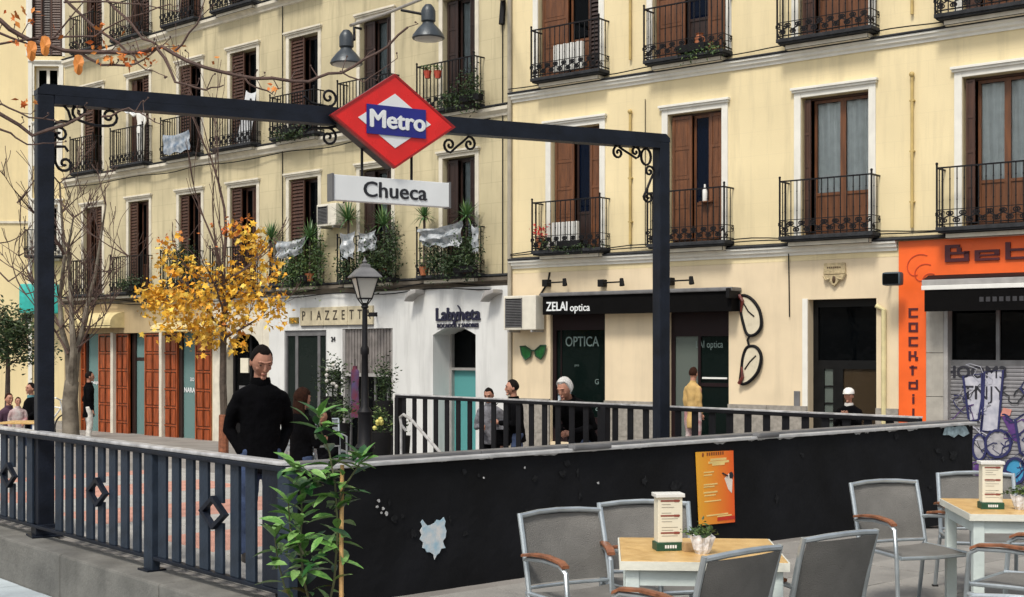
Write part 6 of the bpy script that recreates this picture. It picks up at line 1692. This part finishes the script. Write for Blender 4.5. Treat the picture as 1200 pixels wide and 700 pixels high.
    for s_ in (-1, 1):
        g.ell((s_ * .077, .008, -.012), (.010, .02, .031), 8, 6); g.ell((s_ * .038, -.064, -.026), (.022, .016, .018), 8, 6)
    g.M = None
    nb = Vector(U((0, 0, .48))); g.tube([nb, Vector(U((0, -.005, .58))), hc + Vector((0, .012 * k, .0))], [.065 * k, .055 * k, .05 * k], 10)
    g.tube([Vector(U((0, 0, -.05))), nb], [.08 * k, .055 * k], 10)
    for (s_, E_, W_, a_) in hands:
        g.tube([Vector(U((s_ * .15, 0, .44))), E_, W_], [.045 * k, .038 * k, .026 * k], 8); g.tube([Vector(U((0, 0, .42))), Vector(U((s_ * .15, 0, .43)))], .035 * k, 8)
        d = (W_ - E_).normalized(); sd2 = d.cross(Vector((0, 1, 0))); sd2 = sd2.normalized() if sd2.length > .1 else Vector((1, 0, 0)); nn_ = d.cross(sd2).normalized()
        pc = W_ + d * .05 * k; 
        g.tube([W_ + d * .005, W_ + d * .045 * k, W_ + d * .088 * k], [.026 * k, .034 * k, .03 * k], 8, flat=.6, up=tuple(nn_))
        for fi, fl in enumerate((.062, .072, .068, .052)):
            b0 = W_ + d * .085 * k + sd2 * (fi - 1.5) * .018 * k; b1 = b0 + d * fl * .5 * k + nn_ * .008 * k; b2 = b1 + d * fl * .4 * k + nn_ * .022 * k
            g.tube([b0, b1, b2], [.0095 * k, .009 * k, .0078 * k], 6)
        b0 = W_ + d * .03 * k - sd2 * .03 * k; g.tube([b0, b0 + d * .03 * k - sd2 * .018 * k, b0 + d * .06 * k - sd2 * .02 * k], [.012 * k, .0105 * k, .009 * k], 6)
    body = g.build('body', SKIN, t, smooth=True); remesh(body, bvox)
    g = MB(); g.M = HM
    for s_ in (-1, 1): g.ell((s_ * .032, -.086, .006), (.011, .006, .004), 8, 6)
    g.build('eye', mat('shadowed_eye', (.06, .03, .02), .4, bump=0), body)
    g = MB(); g.M = HM
    for s_ in (-1, 1): g.tube([(s_ * .018, -.1, .03), (s_ * .036, -.098, .034), (s_ * .052, -.086, .028)], .0028, 5)
    g.build('eyebrow', HAIRD, body)
    g = MB(); g.M = HM; g.tube([(-.022, -.0945, -.062), (0, -.102, -.0605), (.022, -.0945, -.062)], .003, 5); g.build('mouth', mat('lip', (.28, .09, .07), .5, bump=0), body)
    # hair
    g = MB(); g.M = HM; vs = []; nu, nv = 20, 8
    th = th or (.008 if not long_hair else .022)
    for jv in range(nv + 1):
        for iu in range(nu):
            az = 2 * pi * iu / nu; front = -sin(az)                       # front is -y
            pmax = pi * (.60 - .35 * smooth01((front + .05) / .6) + (.06 if abs(front) < .25 else 0) + R.uniform(-.012, .012)) if not long_hair else pi * (.72 - (.34 if front > .3 else 0))
            ph_ = pmax * jv / nv; p = head_f(Vector((sin(ph_) * cos(az), sin(ph_) * sin(az), cos(ph_))))
            e = th if jv < nv else 0.002
            vs.append((p[0] * (.076 + e), p[1] * (.098 + e), p[2] * (.118 + e) + R.uniform(-.003, .003)))
    g.add(vs, [(jv * nu + iu, (jv + 1) * nu + iu, (jv + 1) * nu + (iu + 1) % nu, jv * nu + (iu + 1) % nu) for jv in range(nv) for iu in range(nu)])
    if long_hair:
        g.loft([[(rx * cos(2 * pi * i / 10), .055 + ry * sin(2 * pi * i / 10), zz) for i in range(10)] for rx, ry, zz in ((.07, .05, .04), (.09, .06, -.06), (.1, .05, -.16), (.08, .035, -.24), (.03, .01, -.27))])
    hr_ = g.build('hair', hair, t, smooth=True)
    if cap:
        g = MB(); g.M = HM; g.lathe([(.098, .03), (.102, .05), (.09, .10), (.05, .135), (.0, .145)], (0, 0, 0), 14); g.box(-.06, .06, -.16, -.08, .03, .042); g.build('cap', cap, t, smooth=True)
    return t
q = at(305, 410, 11.1)
man = person('man in black coat and jeans looking down behind the metal fence', q.x, q.y, (.38, -.92), 1.79, arms=('pocket', 'pocket'), pitch=.42, yaw=.1, coat_len=.19, wide=1.0, vox=.013, bvox=.0045, hs_=1.12)
g = MB()
def pers(lab, px, Y, fd, **kw):
    q = at(px, 410, Y); return person(lab, q.x, q.y, fd, **kw)
def head_top(py, Y): return CAMZ + (HOR - py) * Y / F   # world height of a head top seen at row py
def ht(px, py, Y, **kw):
    q = at(px, 410, Y); return max(1.45, head_top(py, Y) - ground_z(q.x, q.y))
pers('dark haired person in a grey coat behind the railing with a shoulder bag', 575, 21.2, (-.3, -1), h=1.6, coat=COATG, legs=COATK, arms=('fold', 'down'), lean=.1, pitch=.3, z=head_top(457, 21.2) - 1.58)
pers('dark haired man in a black coat seen in profile behind the railing', 606, 20.8, (-1, -.1), h=1.75, coat=COATK, arms=('pocket', 'fold'), lean=.08, z=head_top(449, 20.8) - 1.72)
pers('white haired man in a black coat bending his head behind the railing', 681, 19.3, (-.6, -.8), h=1.9, coat=COATK, hair=HAIRW, arms=('fold', 'fold'), lean=.55, pitch=.2, wide=1.3, th=.022, hs_=1.16, z=head_top(445, 19.3) - 1.79)
pers('person with a white cap and pale shoulders in the black entrance doorway', 995, 22.6, (-.5, -.86), h=1.6, coat=COATK, cap=WHITEP, arms=('phone', 'phone'), scarf=WHITEC, z=head_top(456, 22.6) - 1.62)
pers('person in a pale yellow coat at the optician door', 812, 24.3, (.6, .8), h=1.62, coat=YCOAT, legs=PINKC, hair=HAIRB, arms=('down', 'down'), coat_len=.35, wide=.66, z=head_top(432, 24.3) - 1.62)
pers('brown haired woman in a dark coat standing just right of the man in black', 353, 15.2, (.7, .7), h=1.6, coat=COATK, hair=HAIRB, long_hair=True, arms=('fold', 'fold'), z=head_top(456, 15.2) - 1.62)
pers('dark haired woman with a pale face sitting behind the laurel plant', 380, 17.5, (-.4, -.9), h=1.62, coat=COATK, hair=HAIRD, long_hair=True, arms=('lap', 'lap'), sit=True, pitch=.15, z=head_top(479, 17.5) - 1.22)
pers('person in a black hooded jacket and white trousers walking by the wooden doors', 104, 31.0, (.9, .4), h=1.7, coat=COATK, legs=WHITEC, hair=HAIRD, arms=('down', 'pocket'), coat_len=.25)
pers('person with dark hair and a teal scarf at the far left behind the fence', 37, 27.0, (-.6, -.7), h=1.66, coat=COATK, hair=HAIRD, scarf=TEALC, arms=('fold', 'lap'), z=head_top(449, 27) - 1.68)
pers('person in dark clothes sitting at the far left edge behind the fence', 10, 26.0, (.7, -.6), h=1.6, coat=mat('dark_purple_coat', (.05, .02, .04), .85), hair=HAIRB, arms=('lap', 'lap'), sit=True, z=head_top(462, 26) - 1.22)
pers('child in pink and white clothes between the two people at the far left', 21, 25.2, (.5, -.8), h=1.15, coat=PINKC, legs=WHITEC, hair=HAIRB, arms=('down', 'lap'), z=head_top(466, 25.2) - 1.16, vox=.012)
# shoulder bag carried by the grey coated person
q = at(588, 505, 20.9); bg2 = thing('shoulder_bag', 'black shoulder bag hanging at the side of the grey coated person', 'bag', q, .3)
g = MB(); g.box(-.14, .14, -.05, .05, -.24, .02); g.build('bag_body', COATK, bg2, bevel=.03); MB().tube([(-.12, 0, 0), (-.1, .02, .4), (.02, .04, .5), (.1, .02, .3), (.12, 0, 0)], .012, 5).build('strap', SHOE, bg2)

# ---------------------------------------------------------------- small street things in the left background
def bicycle(label, px, Y, rz):
    q = at(px, 410, Y); z = ground_z(q.x, q.y)
    t = thing('bicycle', label, 'bicycle', (q.x, q.y, z), rz)
    for x in (-.52, .52):
        g = MB(); g.tube([(x + .33 * cos(2 * pi * i / 20), 0, .34 + .33 * sin(2 * pi * i / 20)) for i in range(21)], .018, 6); w_ = g.build('wheel', RUBBER, t)
        g = MB()
        for i in range(10): g.tube([(x, 0, .34), (x + .32 * cos(2 * pi * i / 10), 0, .34 + .32 * sin(2 * pi * i / 10))], .003, 3)
        g.build('spokes', ALU, w_)
    g = MB()
    for a, b in (((-.52, .34), (-.2, .86)), ((-.2, .86), (.38, .82)), ((.38, .82), (-.08, .32)), ((-.08, .32), (-.25, .92)), ((-.52, .34), (-.08, .32)), ((.52, .34), (.36, .98))): g.tube([(a[0], 0, a[1]), (b[0], 0, b[1])], .02, 6)
    g.build('frame', WHITEP, t)
    g = MB(); g.tube([(.3, -.28, 1.02), (.42, -.2, 1.06), (.36, 0, 1.0), (.42, .2, 1.06), (.3, .28, 1.02)], .018, 6); g.build('handlebar', WHITEP, t)
    g = MB(); g.ell((-.26, 0, .95), (.14, .07, .035), 10, 6); g.build('saddle', BLK, t)
bicycle('white framed bicycle parked behind the fence by the left portal post', 57, 31, radians(-25))
tt = at(28, 410, 21.5); tz = ground_z(tt.x, tt.y)
t_ = thing('street_table', 'small yellowish topped table behind the fence at the far left', 'table', (tt.x, tt.y, tz))
zt = CAMZ + (HOR - 494) * 21.5 / F - tz
MB().box(-.3, .3, -.3, .3, zt - .03, zt).build('tabletop', TOPW, t_, bevel=.004)
for sx_ in (-1, 1):
    for sy_ in (-1, 1): MB().box(sx_ * .26 - .02, sx_ * .26 + .02, sy_ * .26 - .02, sy_ * .26 + .02, 0, zt - .031).build('leg', WHITEP, t_)
# dark plants and goods in front of the grey shopfront
def bush(label, px, py, Y, rx, ry, n, m, s=(.05, .1), name='potted_shrub', pot=True, flowers=None):
    q = at(px, 410, Y); z = ground_z(q.x, q.y); c = at(px, py, Y) - Vector((q.x, q.y, z))
    t = thing(name, label, 'plant', (q.x, q.y, z), 0, 'plants outside the grey shopfront')
    hp = max(.35, c.z - ry * Y / F * .9)
    MB().lathe([(.13, 0), (.2, hp * .5), (.22, hp), (.18, hp), (0, hp - .03)], n=12).build('pot', BLK, t, smooth=True)
    g = MB(); 
    for _ in range(n): leaf_card(g, (c.x + R.gauss(0, .5) * rx * Y / F, R.gauss(0, .5) * rx * Y / F * .8, c.z + R.gauss(0, .5) * ry * Y / F), R.uniform(*s), False, False)
    g.tube([(0, 0, hp - .05), (0, 0, c.z)], .02, 5)
    g.build('foliage', m, t)
    if flowers:
        g = MB()
        for _ in range(7): p = (c.x + R.gauss(0, .35) * rx * Y / F, -.15 - .1 * R.random(), c.z + R.gauss(0, .35) * ry * Y / F); g.ell(p, (.04, .04, .04), 6, 4)
        g.build('flowers', flowers, t, kind='stuff')
bush('dark shrub with white flowers beside the grey shop window', 390, 445, 27.5, 16, 22, 700, DLEAF, flowers=WHITEC)
bush('dark leafy shrub left of the lamp post foot', 398, 482, 26.5, 16, 16, 500, DLEAF)
bush('dark tall shrub right of the lamp post', 450, 448, 27.0, 12, 24, 600, DLEAF)
bush('green shrub with a pale yellow flower right of the lamp post foot', 446, 492, 24.0, 9, 16, 300, MLEAF, flowers=mat('pale_yellow_petals', (.6, .55, .15), .6))
bush('low dark shrub right behind the lamp post foot', 468, 500, 25.5, 10, 12, 300, DLEAF)
q = at(416, 450, 29.5); cl_ = thing('hanging_garment', 'red and blue garment hanging in the dark shop window behind the lamp post', 'garment', q, FL.a)
MB().loft([[(rx * cos(2 * pi * i / 10), .06 * sin(2 * pi * i / 10), z) for i in range(10)] for rx, z in ((.15, -.75), (.13, -.4), (.1, -.1), (.13, .2), (.12, .28), (.04, .34), (.03, .4))]).build('cloth', mat('red_blue_fabric', (.13, .01, .015), .85, scale=4, col2=(.05, .06, .16)), cl_, smooth=True)
MB().tube([(0, 0, .4), (0, 0, .55)], .01, 5).build('hook', IRON, cl_)
def street_chair(label, px, Y, rz):
    q = at(px, 410, Y); z = ground_z(q.x, q.y); t = thing('street_chair', label, 'chair', (q.x, q.y, z), rz)
    g = MB()
    for s_ in (-1, 1): g.tube([(s_ * .22, .2, 0), (s_ * .22, .2, .45), (s_ * .22, .28, .85)], .014, 6); g.tube([(s_ * .22, -.22, 0), (s_ * .22, -.22, .64), (s_ * .22, .2, .66)], .014, 6)
    g.tube([(-.22, .28, .85), (.22, .28, .85)], .014, 6); g.build('frame', ALU, t)
    for k in range(4): MB().box(-.21, .21, .235 + .012 * k, .25 + .012 * k, .5 + .09 * k, .56 + .09 * k).build('slat', ALU, t)
    MB().box(-.22, .22, -.22, .2, .43, .45).build('seat', ALU, t)
street_chair('pale metal slatted chair behind the man in black, under the seated woman', 367, 15.6, radians(150))
street_chair('pale metal slatted chair of the seated woman', 383, 17.7, radians(20))
